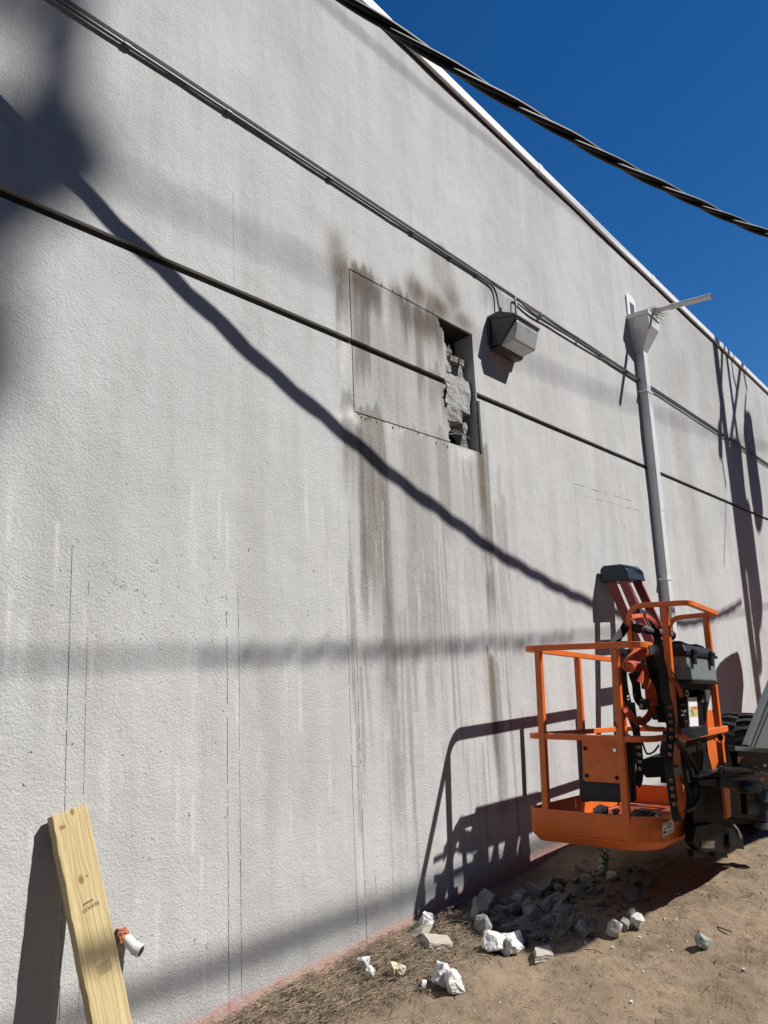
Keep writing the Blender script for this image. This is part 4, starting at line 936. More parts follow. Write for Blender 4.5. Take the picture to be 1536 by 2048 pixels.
hs = [  # (points, width, material, depth plane)
    ([(1276, 1226), (1290, 1228), (1303, 1239), (1312, 1262), (1316, 1290), (1318, 1320)], .05, STRAPB, -1.02),
    ([(1264, 1233), (1290, 1231), (1306, 1240), (1316, 1254)], .026, STRAPO, -1.06),
    ([(1230, 1287), (1238, 1272), (1246, 1262), (1252, 1250)], .055, STRAPB, -.93),
    ([(1252, 1300), (1244, 1314), (1239, 1336), (1241, 1352)], .05, STRAPO, -.97),
    ([(1263, 1302), (1252, 1318), (1246, 1341), (1248, 1374), (1254, 1402), (1262, 1430), (1274, 1462)], .05, STRAPB, -.99),
    ([(1257, 1331), (1274, 1334), (1290, 1338), (1300, 1354), (1310, 1378), (1318, 1404)], .055, STRAPO, -1.03),
    ([(1279, 1351), (1290, 1360), (1300, 1380), (1304, 1412)], .075, STRAPO, -1.05),
    ([(1246, 1374), (1249, 1398), (1252, 1420), (1243, 1438), (1230, 1452)], .035, STRAPO, -.98),
    ([(1255, 1424), (1268, 1438), (1284, 1443), (1299, 1430), (1306, 1405), (1305, 1385)], .045, STRAPO, -1.04),
    ([(1266, 1345), (1272, 1368), (1276, 1396), (1290, 1412)], .06, STRAPB, -1.01),
    ([(1298, 1310), (1306, 1340), (1314, 1372), (1322, 1410), (1325, 1445)], .06, STRAPB, -1.06),
    ([(1310, 1320), (1322, 1352), (1326, 1390), (1330, 1430)], .055, STRAPB, -1.10),
    ([(1268, 1452), (1276, 1470), (1281, 1480)], .02, BLACKPL, -1.03),
    ([(1336, 1356), (1350, 1366), (1360, 1382), (1363, 1394)], .028, STRAPO, -1.25),
    ([(1342, 1340), (1352, 1356), (1362, 1372), (1372, 1384)], .008, STRAPB, -1.30),
    ([(1283, 1480), (1290, 1500), (1296, 1508), (1308, 1503), (1318, 1490)], .012, BLACKPL, -1.0),
    ([(1258, 1494), (1262, 1508), (1270, 1516), (1282, 1512)], .012, STRAPO, -.99),
    ([(1238, 1300), (1262, 1306), (1290, 1303)], .04, STRAPB, -.98),
]
b = MB(); b.tube(smooth_path([W(1256, 1334, -1.08), W(1268, 1316, -1.08), W(1284, 1304, -1.10), W(1298, 1300, -1.12)], 5), .038, 10); b.build('padded_strap', STRAPO, hn, smooth=True)
b = MB(); b.tube(smooth_path([W(1278, 1436, -1.0), W(1290, 1452, -1.0), W(1306, 1458, -1.0), W(1326, 1458, -1.02)], 5), .016, 8); part(b, 'inner_rail', ORANGE, bevel=0, smooth=True)
for pts, wd, m_, y_ in hs: ribbon(pts, wd, 'strap', m_, hn, val=y_)
# back pad, buckles
for (x, y, y_, r) in ((1256, 1396, -1.0, .009), (1283, 1412, -1.04, .008), (1374, 1387, -1.3, .012)):
    b = MB(); c = W(x, y, y_ - .02); pts = [c + r * V(.8 * math.cos(a), -.4 * math.cos(a), 1.3 * math.sin(a)) for a in np.linspace(0, 2 * math.pi, 13)[:-1]]
    b.tube(pts, .0025, 6, closed=True); b.build('buckle', SILVER, hn, smooth=True)
for (x, y, y_, s) in ((1290, 1408, -1.06, (.035, .02, .03)), (1312, 1420, -1.05, (.03, .02, .06)), (1275, 1350, -1.0, (.03, .02, .05))):
    o = rough_block(tuple(W(x, y, y_)), s, x * .1, .012, 5, STRAPB, 'padding', None, 7); o.parent = hn; o.location -= hn.location

def belt(label, pts, Y, wd, grom, gm, name='tool_belt'):
    t = thing(name, label, 'belt', tuple(W(*pts[0][:2], Y)))
    ribbon([p if len(p) > 2 else (p[0], p[1], Y) for p in pts], wd, 'belt_strap', STRAPB, t, .006, face=(-.85, -.5, 0))
    f = V(-.85, -.5, 0); f /= np.linalg.norm(f)
    for x, y in grom:
        c = W(x, y, Y) + f * .014
        b_ = MB(); s = np.cross(f, (0, 0, 1)); pts_ = [c + .0075 * (s * math.cos(a) + V(0, 0, 1) * math.sin(a)) for a in np.linspace(0, 2 * math.pi, 13)[:-1]]
        b_.tube(pts_, .0035, 6, closed=True, up=f); b_.build('grommet', gm, t, smooth=True)
    return t
belt('long black belt with copper eyelets hanging down past the decal', [(1298, 1300), (1310, 1300), (1320, 1318), (1328, 1350), (1331, 1390), (1337, 1410), (1341, 1440), (1341, 1480), (1338, 1510), (1338, 1535), (1342, 1565), (1346, 1600), (1350, 1625), (1355, 1642)], -1.24, .050,
     [(1339, 1414), (1340, 1429.5), (1341, 1444), (1341, 1459), (1341, 1475), (1339, 1492), (1338, 1508), (1341, 1560), (1343, 1575.5), (1345, 1590.5), (1347, 1607)], COPPER)
belt('shorter black belt with steel eyelets hanging behind the end post', [(1262, 1405), (1266, 1432), (1271, 1455), (1275, 1480), (1278, 1510), (1280, 1540), (1277, 1562), (1274, 1570)], -1.02, .045,
     [(1271, 1452), (1276.5, 1494), (1278, 1508.5), (1279, 1523), (1279, 1537)], SILVER)
b = MB(); b.prism([AX(x, y, 5.15) for x, y in ((1283, 1519), (1300, 1514), (1333, 1513), (1334, 1554), (1292, 1556), (1285, 1548))], (.22, 0, 0))
tag(b.build('plastic_bin', BLACKPL, bevel=.008), 'small black plastic bin hanging inside the platform behind the belts', 'bin')
# stuff lying on the platform floor
def floorpt(u, v): return BF(u, v, BOT + .06)
def chunk_mesh(seed, s, flat=1., rough=0., npt=13, sub=0):
    r = random.Random(seed); bm = bmesh.new()
    for k in range(npt):
        p = Vector((r.gauss(0, 1), r.gauss(0, 1), r.gauss(0, 1))).normalized() * r.uniform(.75, 1.05)
        p = Vector((max(-.72, min(.72, p.x)), max(-.75, min(.75, p.y)), max(-.7, min(.7, p.z))))
        bm.verts.new((p.x * s[0], p.y * s[1], p.z * s[2] * flat))
    res = bmesh.ops.convex_hull(bm, input=bm.verts); bmesh.ops.delete(bm, geom=[g for g in res['geom_interior'] if isinstance(g, bmesh.types.BMVert)], context='VERTS')
    if sub:
        bmesh.ops.triangulate(bm, faces=bm.faces); bmesh.ops.subdivide_edges(bm, edges=bm.edges, cuts=sub, use_grid_fill=True)
        L = max(s)
        for v in bm.verts:
            q = v.co / L; d = mn.noise_vector(q * 3.1 + Vector((seed, 0, 0))) * .5 + mn.noise_vector(q * 9 + Vector((0, seed, 0))) * .3; v.co += d * rough * L
    me = bpy.data.meshes.new('chunk'); bm.to_mesh(me); bm.free(); return me
def slab_mesh(seed, s):
    r = random.Random(seed); n_ = r.choice((4, 5, 5, 6)); a0 = r.uniform(0, 6); pts = []
    for k in range(n_):
        a = a0 + 2 * math.pi * k / n_ + r.uniform(-.3, .3); q = r.uniform(.8, 1.15); pts.append((s[0] * q * math.cos(a), s[1] * q * math.sin(a)))
    bm = bmesh.new(); lo = [bm.verts.new((x, y, -s[2])) for x, y in pts]; hi = [bm.verts.new((x * .95 + r.uniform(-.05, .05) * s[0], y * .95, s[2] * r.uniform(.85, 1.1))) for x, y in pts]
    bm.faces.new(lo[::-1]); bm.faces.new(hi)
    for k in range(n_): bm.faces.new((lo[k], lo[(k + 1) % n_], hi[(k + 1) % n_], hi[k]))
    bmesh.ops.triangulate(bm, faces=bm.faces); bmesh.ops.subdivide_edges(bm, edges=bm.edges, cuts=3, use_grid_fill=True)
    L = max(s)
    for v in bm.verts:
        q = v.co / L; k_ = .05 + (.09 if abs(v.co.z) < s[2] * .8 else 0); v.co += (mn.noise_vector(q * 5 + Vector((seed, 0, 0))) * .6 + mn.noise_vector(q * 13) * .4) * k_ * L
    me = bpy.data.meshes.new('slab'); bm.to_mesh(me); bm.free(); return me
def put(me, name, m_, loc, rot, label, cat, group=None):
    me.materials.append(m_); o = bpy.data.objects.new(name, me); COL.objects.link(o); o.location = loc; o.rotation_euler = rot
    return tag(o, label, cat, group)
p = G(1290, 1640, .415); put(chunk_mesh(3, (.19, .12, .085), 1, .09, 22, 4), 'rubber_mat', BLACKPL, (p[0], p[1], p[2] + .012), (0, .05, .5), 'crumpled dark rubber mat on the platform floor behind the decal', 'mat')
p = G(1203, 1632, .42); put(chunk_mesh(5, (.085, .07, .075), 1, .12, 20, 4), 'concrete_chunk', CONC, (p[0], p[1], p[2] + .02), (0, .2, .4), 'pale rough chunk lying inside the platform under the dark panel', 'rubble')
p = G(1234, 1630, .42); put(chunk_mesh(9, (.035, .035, .04), 1, .1, 14, 3), 'concrete_chunk', CONC, (p[0], p[1], p[2] + .015), (0, .2, .9), 'small dark chunk inside the platform close to the end post', 'rubble')
b = MB()
for k in range(70):
    p = floorpt(random.uniform(.1, 1.2), random.uniform(.08, .7)); r = random.uniform(.003, .012); b.obox(p + V(0, 0, r * .2), (r, 0, 0), (0, r * random.uniform(.5, 1), 0), (0, 0, r * .5))
tag(b.build('floor_crumbs', CONC), 'crumbs of stucco scattered on the platform floor', kind='stuff')

# ================================================================== RUBBLE ON THE GROUND
def gpt(x, y, sink=0.):
    p = G(x, y, 0.); h = GZ(p[0], p[1]); p = G(x, y, h); return V(p[0], p[1], GZ(p[0], p[1]) + sink)
def scale_at(p): return np.dot(p - CAM, _F) / FPX            # metres per picture pixel
def rock(kind, x, y, wpx, hpx, seed, label, m_, rot=(0, 0, 0), flat=1., cat='rubble', name='concrete_chunk', yd=None, sub=4, rough=.06):
    rough *= 2.1
    """x, y: foot centre of the piece in the survey picture"""
    p = gpt(x, y); k = scale_at(p); s = (wpx * k / 2, (yd or wpx * .8) * k / 2, hpx * k / 2)
    me = slab_mesh(seed, s) if kind == 'slab' else chunk_mesh(seed, tuple(q * 1.25 for q in s), flat, rough, 22, sub)
    lift = .02 if x < 900 else 0
    return put(me, name, m_, (p[0], p[1], p[2] + s[2] * .75 + lift), rot, label, cat)
rock('chunk', 856, 1868, 38, 42, 11, 'white foam lump propped against the wall foot above the tilted slab', FOAMW, (0, .3, .2), name='foam_chunk', rough=.1)
rock('slab', 840, 1874, 62, 14, 12, 'dark tilted stucco slab touching the wall foot', STUCCOCH, (-.55, -.25, .5), name='stucco_slab')
rock('slab', 874, 1896, 88, 16, 14, 'flat beige stucco slab just right of the pine straw', STUCCOCH, (.16, .18, -.35), name='stucco_slab', yd=62)
rock('chunk', 988, 1902, 60, 40, 15, 'white foam block with a stone face in front of the pile', FOAMW, (.1, .1, .3), name='foam_chunk')
rock('slab', 1003, 1897, 42, 22, 17, 'grey disc of stucco stuck on the white foam blocks', STUCCOCH, (-.5, 0, .2), name='stucco_slab')
rock('chunk', 1022, 1906, 52, 42, 16, 'bright ragged foam lump at the right of the stone disc', FOAMW, (.1, -.2, 1.1), name='foam_chunk', rough=.13)
rock('slab', 1086, 1914, 96, 13, 19, 'thin pale triangular slab lying flat on the sand before the pile', STUCCOCH, (.2, .1, .25), name='stucco_slab', yd=46)
rock('chunk', 886, 1974, 50, 46, 21, 'largest white foam lump standing on open sand, left half', FOAMW, (.3, .2, .4), name='foam_chunk', rough=.12)
rock('chunk', 908, 1984, 52, 48, 22, 'squared white foam lump joined at the right of the largest one', FOAMW, (.1, .25, 1.2), name='foam_chunk', rough=.07)
rock('chunk', 727, 1948, 34, 30, 24, 'white cube shaped chunk in the straw nearest the wall', FOAMW, (.2, .5, .6), name='foam_chunk', rough=.05)
rock('chunk', 741, 1958, 22, 26, 25, 'small white cube leaning on the chunk nearest the wall', FOAMW, (.2, .1, .2), name='foam_chunk', sub=1, rough=.02)
rock('chunk', 784, 1955, 32, 30, 26, 'cream coloured stone lump in the pine straw', CREAM, (.3, .2, .2), name='stone_chunk', rough=.08)
rock('chunk', 801, 1960, 30, 24, 27, 'smaller cream stone resting against the cream lump in the straw', CREAM, (.5, .2, 1.), name='stone_chunk', rough=.08)
rock('chunk', 849, 1978, 13, 18, 28, 'tiny white wedge standing between the straw and the big foam lump', FOAMW, (.2, .6, .2), name='foam_chunk', sub=0)
rock('chunk', 1230, 1872, 36, 38, 31, 'pale block on the sunny edge of the platform shadow', STUCCOCH, (.2, .2, .2), name='stucco_block', rough=.03)
rock('chunk', 1248, 1862, 24, 30, 32, 'grey leaning piece behind the pale block at the shadow edge', CONC, (.5, -.3, .9), name='stucco_block', rough=.03)
rock('chunk', 1276, 1850, 36, 32, 33, 'bright pointed stone half out of the platform shadow', mat('light_stone', (.55, .54, .5), .9, bump=.004, bscale=60, var=.15), (.5, .2, .3), name='stone_chunk', rough=.03)
rock('chunk', 1264, 1838, 22, 22, 34, 'small pale stone just above the bright pointed stone', CONC, (.5, .9, .3), name='stone_chunk', rough=.03)
rock('chunk', 1406, 1896, 34, 30, 35, 'lone greenish grey stone on the sand at right', mat('green_grey_stone', (.30, .325, .29), .85, bump=.004, bscale=50, var=.2), (.2, .5, -.4), name='stone_chunk', rough=.03)
rock('chunk', 1224, 1760, 27, 22, 36, 'round white chunk beneath the middle of the platform', FOAMW, (.1, .1, .4), name='foam_chunk', rough=.07)
rock('chunk', 1204, 1738, 20, 34, 37, 'white jagged chunk standing beside the green weed', FOAMW, (.1, .1, .9), name='foam_chunk', rough=.1)
rock('chunk', 957, 1848, 58, 62, 41, 'large upright grey block at the left of the shaded pile', CONC, (.2, .35, .3), name='concrete_block', rough=.04)
rock('chunk', 968, 1870, 44, 44, 42, 'grey block in front of the large upright one', CONC, (.5, .1, .8), name='concrete_block', rough=.04)
rock('slab', 984, 1815, 60, 26, 43, 'bluish grey slab tipped behind the large upright block', CONC, (.6, .35, .5), name='concrete_slab', yd=50)
rock('slab', 1035, 1886, 46, 26, 44, 'dark blue grey slab leaning over the foam lumps', mat('dark_slate_piece', (.10, .11, .13), .85, bump=.003, bscale=60), (-.5, .3, .2), name='concrete_slab')
rock('slab', 1166, 1870, 30, 26, 45, 'small square grey slab at the front right of the pile', CONC, (-.7, .2, .4), name='concrete_slab')
rock('chunk', 1036, 1812, 36, 28, 46, 'rounded grey stone near the middle of the shaded pile', CONC, (.1, .2, .1), name='concrete_block', rough=.05)
rock('chunk', 1064, 1838, 40, 34, 47, 'rounded dark stone beside the torn lath', CONC, (.3, .2, .7), name='concrete_block', rough=.06)
pile = []
proto = [chunk_mesh(100 + k, (1, .8, .7), 1, .13, 18, 3) for k in range(7)] + [slab_mesh(120 + k, (1, .8, .26)) for k in range(9)]
for m_ in proto: m_.materials.append(CONC)
pile_px = []
rp_ = random.Random(5)
def inpile(x, y):
    lo = 1905 - .42 * abs(x - 1080) * (1 if x > 1080 else .6); hi = 1868 - .50 * (x - 860) if x < 1150 else 1723
    return hi + 14 < y < lo - 14 and 880 < x < 1300
while len(pile_px) < 150:
    x, y = rp_.uniform(880, 1300), rp_.uniform(1725, 1890)
    if not inpile(x, y): continue
    if any(math.hypot(x - a, (y - c) * 1.6) < 10 for a, c in pile_px): continue
    pile_px.append((x, y))
for k, (x, y) in enumerate(pile_px):
    p = gpt(x, y); kk = scale_at(p); r = rp_.choice((4, 5, 7, 8, 10, 12, 15, 19)) * kk * (1.25 if x < 1130 else .8)
    o = bpy.data.objects.new('concrete_chunk', proto[rp_.choice((0, 1, 2, 3, 4, 5, 6, 7, 8, 9, 10, 11, 12, 13, 14, 15, 9, 10, 11, 12, 13, 14))]); COL.objects.link(o)
    o.scale = (r, r * rp_.uniform(.7, 1.1), r * rp_.uniform(.6, 1.1)); o.location = (p[0], p[1], p[2] + r * .35)
    o.rotation_euler = (rp_.uniform(-.6, .6), rp_.uniform(-.6, .6), rp_.uniform(0, 6.3))
    tag(o, 'small broken concrete chunk among many in the shaded pile below the platform', 'rubble', 'broken concrete chunks in the shaded pile')
b = MB()                                             # pebbles and crumbs
for k in range(2600):
    X = random.uniform(2.2, 7.5); Y = -random.random() ** .8 * 3.0 - .02
    if k % 3 == 0: X = random.gauss(4.9, .7); Y = -abs(random.gauss(.7, .4))
    r = random.choice((.002, .003, .004, .004, .006, .009)) * random.uniform(.6, 1.3); z = GZ(X, Y) if k % 1 == 0 else 0
    a = random.uniform(0, 6.3); b.add([(X + r * math.cos(a), Y + r * math.sin(a), z + r * .2), (X + r * math.cos(a + 2.2), Y + r * math.sin(a + 2.2), z + r * .3), (X + r * math.cos(a + 4), Y + r * math.sin(a + 4), z), (X, Y, z + r * .95)], [(0, 1, 3), (1, 2, 3), (2, 0, 3)])
tag(b.build('pebbles', PEBB), 'small pebbles and stucco crumbs scattered over the sand', kind='stuff')
b = MB()
for k in range(16):
    x, y = random.uniform(700, 1500), random.uniform(1860, 2040); p = gpt(x, y); r = random.uniform(.003, .008)
    b.obox(p + V(0, 0, r * .5), (r, r * .2, 0), (-r * .2, r * .7, 0), (.1 * r, 0, r * .6))
tag(b.build('foam_crumbs', FOAMW), 'white foam crumbs scattered over the sand', kind='stuff')
# pine straw and twigs
def needles(n_, sampler, lmin, lmax, r, name, label, m_, lift=.012):
    vs = []; fs = []; i = 0
    while i < n_:
        X, Y = sampler()
        z = GZ0(X, Y); a = random.gauss(.35, .9); l_ = random.uniform(lmin, lmax); d = V(math.cos(a), math.sin(a), random.gauss(0, .10)); c = V(X, Y, z + abs(random.gauss(0, lift)) + .002)
        bend = random.gauss(0, .25); q = V(-math.sin(a), math.cos(a), 0); rr_ = r * random.uniform(.6, 1.4)
        pts = [c - d * l_ / 2, c + q * bend * l_ * .25 + V(0, 0, .004), c + d * l_ / 2]
        if pts[0][1] > -.004 or pts[2][1] > -.004: continue
        n0 = len(vs)
        for p in pts: vs += [tuple(p - q * rr_), tuple(p + V(0, 0, rr_ * 1.6)), tuple(p + q * rr_)]
        for s_ in (0, 3): fs += [(n0 + s_, n0 + s_ + 1, n0 + s_ + 4, n0 + s_ + 3), (n0 + s_ + 1, n0 + s_ + 2, n0 + s_ + 5, n0 + s_ + 4)]
        i += 1
    me = bpy.data.meshes.new(name); me.from_pydata(vs, [], fs); me.materials.append(m_); o = bpy.data.objects.new(name, me); COL.objects.link(o); tag(o, label, kind='stuff'); return o
_hx = np.linspace(1.5, 8, 900); _hy = np.linspace(-3.3, 0, 460); _H = gheight(*np.meshgrid(_hx, _hy, indexing='ij'))
def GZ0(x, y):
    i = int((x - 1.5) / 6.5 * 899); j = int((y + 3.3) / 3.3 * 459); return float(_H[max(0, min(899, i)), max(0, min(459, j))])
_Lt = litter(*np.meshgrid(_hx, _hy, indexing='ij'))
def samp_straw():
    while True:
        x, y = random.uniform(1.9, 5.2), -random.random() ** 1.3 * .95
        i = int((x - 1.5) / 6.5 * 899); j = int((y + 3.3) / 3.3 * 459)
        if random.random() < (_Lt[i, j] - .4) * 1.7 * (1 if x < 4.3 else .3): return x, y
def samp_sand():
    while True:
        x, y = random.uniform(2.2, 7.5), -random.uniform(.1, 3.1)
        i = int((x - 1.5) / 6.5 * 899); j = int((y + 3.3) / 3.3 * 459)
        if random.random() < .10 + .9 * _Lt[i, j]: return x, y
needles(10500, samp_straw, .03, .11, .0008, 'pine_straw', 'brown pine straw heaped along the foot of the wall', STRAW, .016)
needles(2400, samp_sand, .02, .09, .0009, 'loose_needles', 'loose pine needles strewn over the sand', STRAW, .003)
needles(90, samp_sand, .06, .20, .0024, 'twigs', 'dry twigs lying on the sand', TWIG, .004)
# dead leaves in the straw
b = MB()
for k in range(70):
    X, Y = samp_straw(); z = GZ0(X, Y) + .012; a = random.uniform(0, 6.3); r = random.uniform(.01, .028); t_ = random.uniform(-.6, .6)
    c, s = math.cos(a), math.sin(a)
    b.add([(X, Y, z), (X + r * c, Y + r * s, z + r * t_), (X + 2 * r * c - .3 * r * s, Y + 2 * r * s, z + r * .3), (X + r * c - r * .7 * s, Y + r * s + r * .7 * c, z + .5 * r)], [(0, 1, 2, 3)])
tag(b.build('dead_leaves', mat('dead_leaf', (.24, .17, .12), .8, var=.3)), 'curled dead leaves in the pine straw by the wall', kind='stuff')

# torn metal lath sheet on the pile
pa, pb, pc, pd = gpt(1045, 1845), gpt(1190, 1838), gpt(1190, 1880), gpt(1065, 1888)
NU, NW = 40, 18; b = MB()
def lp(i, j):
    u, v = i / NU, j / NW; p = (1 - v) * ((1 - u) * pa + u * pb) + v * ((1 - u) * pd + u * pc)
    q = Vector((u * 5, v * 3, 0)); return p + V(0, 0, .04 + .03 * mn.noise(q * 1.7) + .02 * mn.noise(q * 4))
for i in range(NU):
    for j in range(NW):
        if mn.noise(Vector((i * .14, j * .2, 5))) < -.22: continue
        for a_, c_ in (((i, j), (i + 1, j + .5)), ((i + 1, j + .5), (i, j + 1))):
            p, q = lp(*a_), lp(*c_); d = q - p; sd2 = np.cross(d, (0, 0, 1)); sd2 /= np.linalg.norm(sd2) + 1e-9; wd_ = .0020
            b.add([p - sd2 * wd_, p + sd2 * wd_ + V(0, 0, .002), q + sd2 * wd_ + V(0, 0, .002), q - sd2 * wd_], [(0, 1, 2, 3)])
tag(b.build('metal_lath', LATH), 'torn crumpled diamond mesh lath lying on the shaded rubble', 'lath')
# the pale twisted scrap of lath
NU2, NW2 = 14, 8; b = MB(); q0 = gpt(1138, 1868)
for i in range(NU2):
    for j in range(NW2):
        f_ = lambda i_, j_: q0 + V((i_ / NU2 - .5) * .10, (j_ / NW2 - .5) * .10, .05 + .05 * math.sin(i_ * .5) + .02 * math.cos(j_))
        for a_, c_ in (((i, j), (i + 1, j + .5)), ((i + 1, j + .5), (i, j + 1))):
            p, q = f_(*a_), f_(*c_); b.tube([p, q], .0018, 4)
tag(b.build('lath_scrap', LATH), 'bright curled scrap of lath at the middle of the pile', 'lath')

# weed
wd = thing('weed', 'small green weed growing under the platform next to the white chunk', 'plant', tuple(gpt(1214, 1745)))
q0 = gpt(1214, 1745)
for k in range(5):
    a = k * 1.3; top_ = q0 + V(.025 * math.cos(a), .025 * math.sin(a), .10 + .03 * k)
    b = MB(); b.tube([q0, (q0 + top_) / 2 + V(.004, 0, 0), top_], .002, 5); b.build('stem', GREEN, wd)
    b = MB()
    for j in range(7):
        c = q0 + (top_ - q0) * (.35 + .1 * j); an = j * 2.1 + k; r = .018; b.add([c, c + V(r * math.cos(an), r * math.sin(an), .008), c + V(2 * r * math.cos(an), 2 * r * math.sin(an), .0), c + V(r * math.cos(an + .5), r * math.sin(an + .5), -.004)], [(0, 1, 2, 3)])
    b.build('leaf', GREEN, wd)

# ================================================================== BEHIND THE CAMERA: POLE, WIRES, PINE
T_ = 4.0
up_ = thing('utility_pole', 'wooden utility pole with two transformers standing off the wall', 'pole', (15.05, -4.15, 0))
b = MB(); b.cyl((15.05, -4.15, -.3), (15.0, -4.12, 12.4), .15, 16, .11); b.build('pole_shaft', POLEW, up_, smooth=True)
def SH(x, y, t=T_): return W(x, y) + t * SUN
for (x0_, x1_, yt, yb, t) in ((1453, 1482, 905, 1085, 4.0), (1482, 1508, 850, 1080, 4.2), (1470, 1512, 1030, 1180, 4.5)):
    a = SH((x0_ + x1_) / 2, yt, t); c = SH((x0_ + x1_) / 2, yb, t); b = MB()
    cx_, cy_ = a[0], a[1]; b.cyl((cx_, cy_, a[2] - 1.45), (cx_, cy_, a[2] - .1), .30, 20); b.cyl((cx_, cy_, a[2] - .1), (cx_, cy_, a[2] + .02), .30, 20, .12); b.build('transformer', CANG, up_, smooth=True)
    b = MB(); b.cyl((cx_, cy_, a[2]), (cx_, cy_, a[2] + .35), .05, 8, .03); b.build('bushing', CANG, up_, smooth=True)
def rod(name, a, c, r, t1=T_, t2=None, m_=POLEW):
    p, q = SH(*a, t1), SH(*c, t2 or t1); b_ = MB(); b_.tube([p, q], r, 8); return b_.build(name, m_, up_, smooth=True)
rod('crossarm_brace', (1450, 690), (1479, 905), .06); rod('crossarm_brace', (1483, 715), (1462, 880), .06)
rod('jumper_wire', (1444, 700), (1441, 860), .055); rod('jumper_wire', (1440, 855), (1441, 905), .10); rod('jumper_wire', (1441, 900), (1452, 975), .025)
rod('jumper_wire', (1462, 715), (1466, 750), .03); rod('jumper_wire', (1466, 750), (1476, 790), .03); rod('jumper_wire', (1487, 745), (1494, 780), .035); rod('jumper_wire', (1492, 790), (1489, 835), .035)
rod('guy_wire', (1452, 1000), (1448, 1130), .012); rod('guy_wire', (1504, 1100), (1509, 1240), .03)
b = MB(); b.box((14.2, -4.2, 12.0), (16.2, -4.05, 12.15)); b.build('crossarm', POLEW, up_)
def fallshadow_rod(a, c, r): rod('cable_riser', a, c, r)
fallshadow_rod((1478, 900), (1500, 1120), .14); fallshadow_rod((1500, 1120), (1520, 1330), .13)

def wire(label, pts, t, r, beads=False):
    """overhead line whose shadow runs along the wall points pts"""
    P3 = [W(*p) + t * SUN for p in pts]; P3 = [V(p) for p in P3]
    X = np.array([p[0] for p in P3]); Z = np.array([p[2] for p in P3]); c = np.polyfit(X, Z, 1 if len(pts) < 4 else 2)
    x0_, x1_ = -14., 34.; xm = X.mean(); z0_ = np.polyval(c, xm); sl_ = np.polyval(np.polyder(c), xm); cur = .004
    P = [V(x, P3[0][1], z0_ + sl_ * (x - xm) + cur * (x - xm) ** 2) for x in np.linspace(x0_, x1_, 160)]
    th_ = thing('overhead_wire', label, 'wire', tuple(P[0]))
    b_ = MB(); b_.tube(P, r, 8); b_.build('conductor', CABLE, th_, smooth=True)
    if beads:
        for k in range(36):
            x = X.mean() - 1.0 + k * .11 + random.uniform(-.03, .03); z = z0_ + sl_ * (x - xm) + cur * (x - xm) ** 2
            b_ = MB(); b_.cyl((x - .04, P3[0][1], z - .02), (x + .04, P3[0][1], z + random.uniform(-.04, .02)), random.uniform(.012, .028), 8); b_.build('lashing', CABLE, th_)
    return P[0], P[-1]
ends = []
ends.append(wire('overhead wire bundle with lashings, lowest of the upper pair behind the viewer', [(10, 1300), (400, 1320), (800, 1290), (1100, 1265)], 5.2, .012, True))
ends.append(wire('lowest overhead wire of the line behind the viewer', [(260, 2000), (600, 1875), (840, 1785)], 6.2, .032))
ends.append(wire('thin overhead wire nearest the wall behind the viewer', [(620, 10), (800, 150), (1000, 300), (1200, 500)], 5.0, .011))
ends.append(wire('highest overhead wire of the line behind the viewer', [(300, 350), (640, 530), (1050, 720), (1300, 800)], 10.0, .017))
for X_, lab in ((-14., 'plain wooden pole holding the near ends of the overhead wires'), (34., 'plain wooden pole holding the far ends of the overhead wires')):
    t = thing('wire_pole', lab, 'pole', (X_, -7.8, 0)); b = MB(); b.cyl((X_, -7.8, -.3), (X_, -7.8, 20), .17, 14, .12); b.build('pole_shaft', POLEW, t, smooth=True)
    for k in (0, -1):
        pass
    for (a, c) in ends:
        e_ = a if X_ < 0 else c; b = MB(); b.bar([V(X_, -7.8, e_[2]), e_], .08, .08); b.build('wire_arm', POLEW, t)

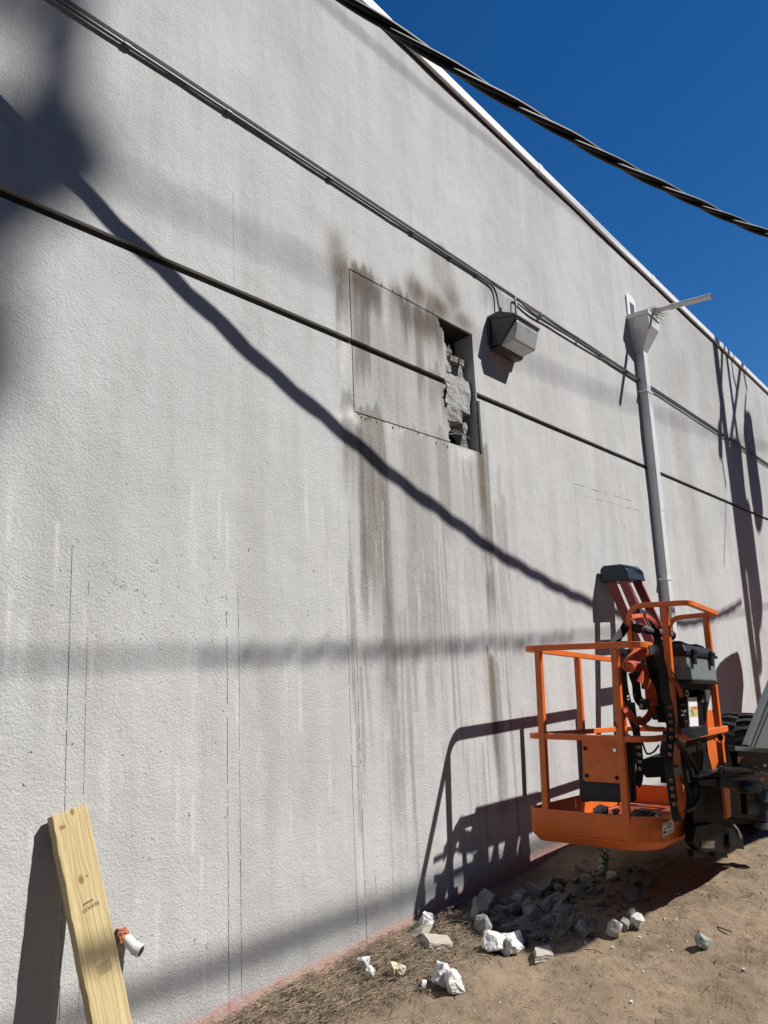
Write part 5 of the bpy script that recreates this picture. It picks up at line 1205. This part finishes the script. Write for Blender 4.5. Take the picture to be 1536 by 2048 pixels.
# pine whose crown shades the top left of the wall
pt = thing('pine_tree', 'tall pine with dense crown standing far behind the viewer', 'tree', (7.6, -15, 0))
def leafball(b_, c, r, n_, s):
    for k in range(n_):
        d = V(random.gauss(0, 1), random.gauss(0, 1), random.gauss(0, 1)); d /= np.linalg.norm(d); p = c + d * r * random.random() ** .45
        u = V(random.gauss(0, 1), random.gauss(0, 1), random.gauss(0, 1)); u /= np.linalg.norm(u); w_ = np.cross(u, d); w_ /= np.linalg.norm(w_) + 1e-9
        b_.add([p - u * s, p + w_ * s * .45, p + u * s, p - w_ * s * .45], [(0, 1, 2, 3)])
b = MB(); clumps = [(125, 75, 34), (105, 140, 28), (110, 200, 42), (60, 250, 40), (8, 275, 36), (150, 280, 46), (182, 330, 34), (110, 310, 62), (50, 340, 60), (0, 340, 60), (140, 372, 30), (60, 405, 36), (0, 410, 40), (-15, 470, 30), (0, -5, 26), (-28, 600, 30), (-22, 690, 32), (-28, 780, 32), (-50, 400, 60), (-60, 240, 40), (130, -10, 40)]
cl3 = []
for x, y, r in clumps:
    t = 15 + random.uniform(-.5, .5); c = W(x, y) + t * SUN; cl3.append(c); leafball(b, c, r / 370., 270, .06)
b.build('foliage', PINEN, pt)
b = MB()
tips = []
for k in range(70):
    zc = random.uniform(13, 27); rad = max(.5, 3.4 * (1 - (zc - 12) / 17)); a = random.uniform(0, 6.3); c = V(7.6 + rad * .75 * math.cos(a), -15 + rad * math.sin(a), zc)
    if c[0] - .725 * (-c[1]) > -.6: c[0] = .725 * (-c[1]) - .6 - random.uniform(0, .6)
    tips.append(c); leafball(b, c, random.uniform(.5, .85), 170, .17)
b.build('crown', PINEN, pt)
b = MB(); b.cyl((7.6, -15, -.3), (7.6, -15, 26.5), .24, 14, .05); b.build('trunk', BARK, pt, smooth=True)
for c in tips[::3] + cl3[::3]:
    b = MB(); b.tube([V(7.6, -15, c[2] - 1.2), c], .04, 6); b.build('limb', BARK, pt)

# trees added behind the viewer to block sky fill: crowns as one mass
b = MB()
for k in range(900):
    x = random.uniform(-55, 75); y = random.uniform(-30, -16.5); z = random.uniform(.5, 7) if k % 3 == 0 else random.uniform(6, 20.5)
    z = min(z, 1.31 * (-y - 2.6) - 4.2)
    c = V(x, y, z); leafball(b, c, random.uniform(1.7, 2.7), 75, .50)
for k in range(60):
    x = random.uniform(-45, 60); y = random.uniform(-28, -18); b.cyl((x, y, -.3), (x, y, 13), .2, 8, .1)
tag(b.build('fill_blocking_trees', PINEN), 'dark trees added far behind the viewer to cut the sky fill', kind='stuff')
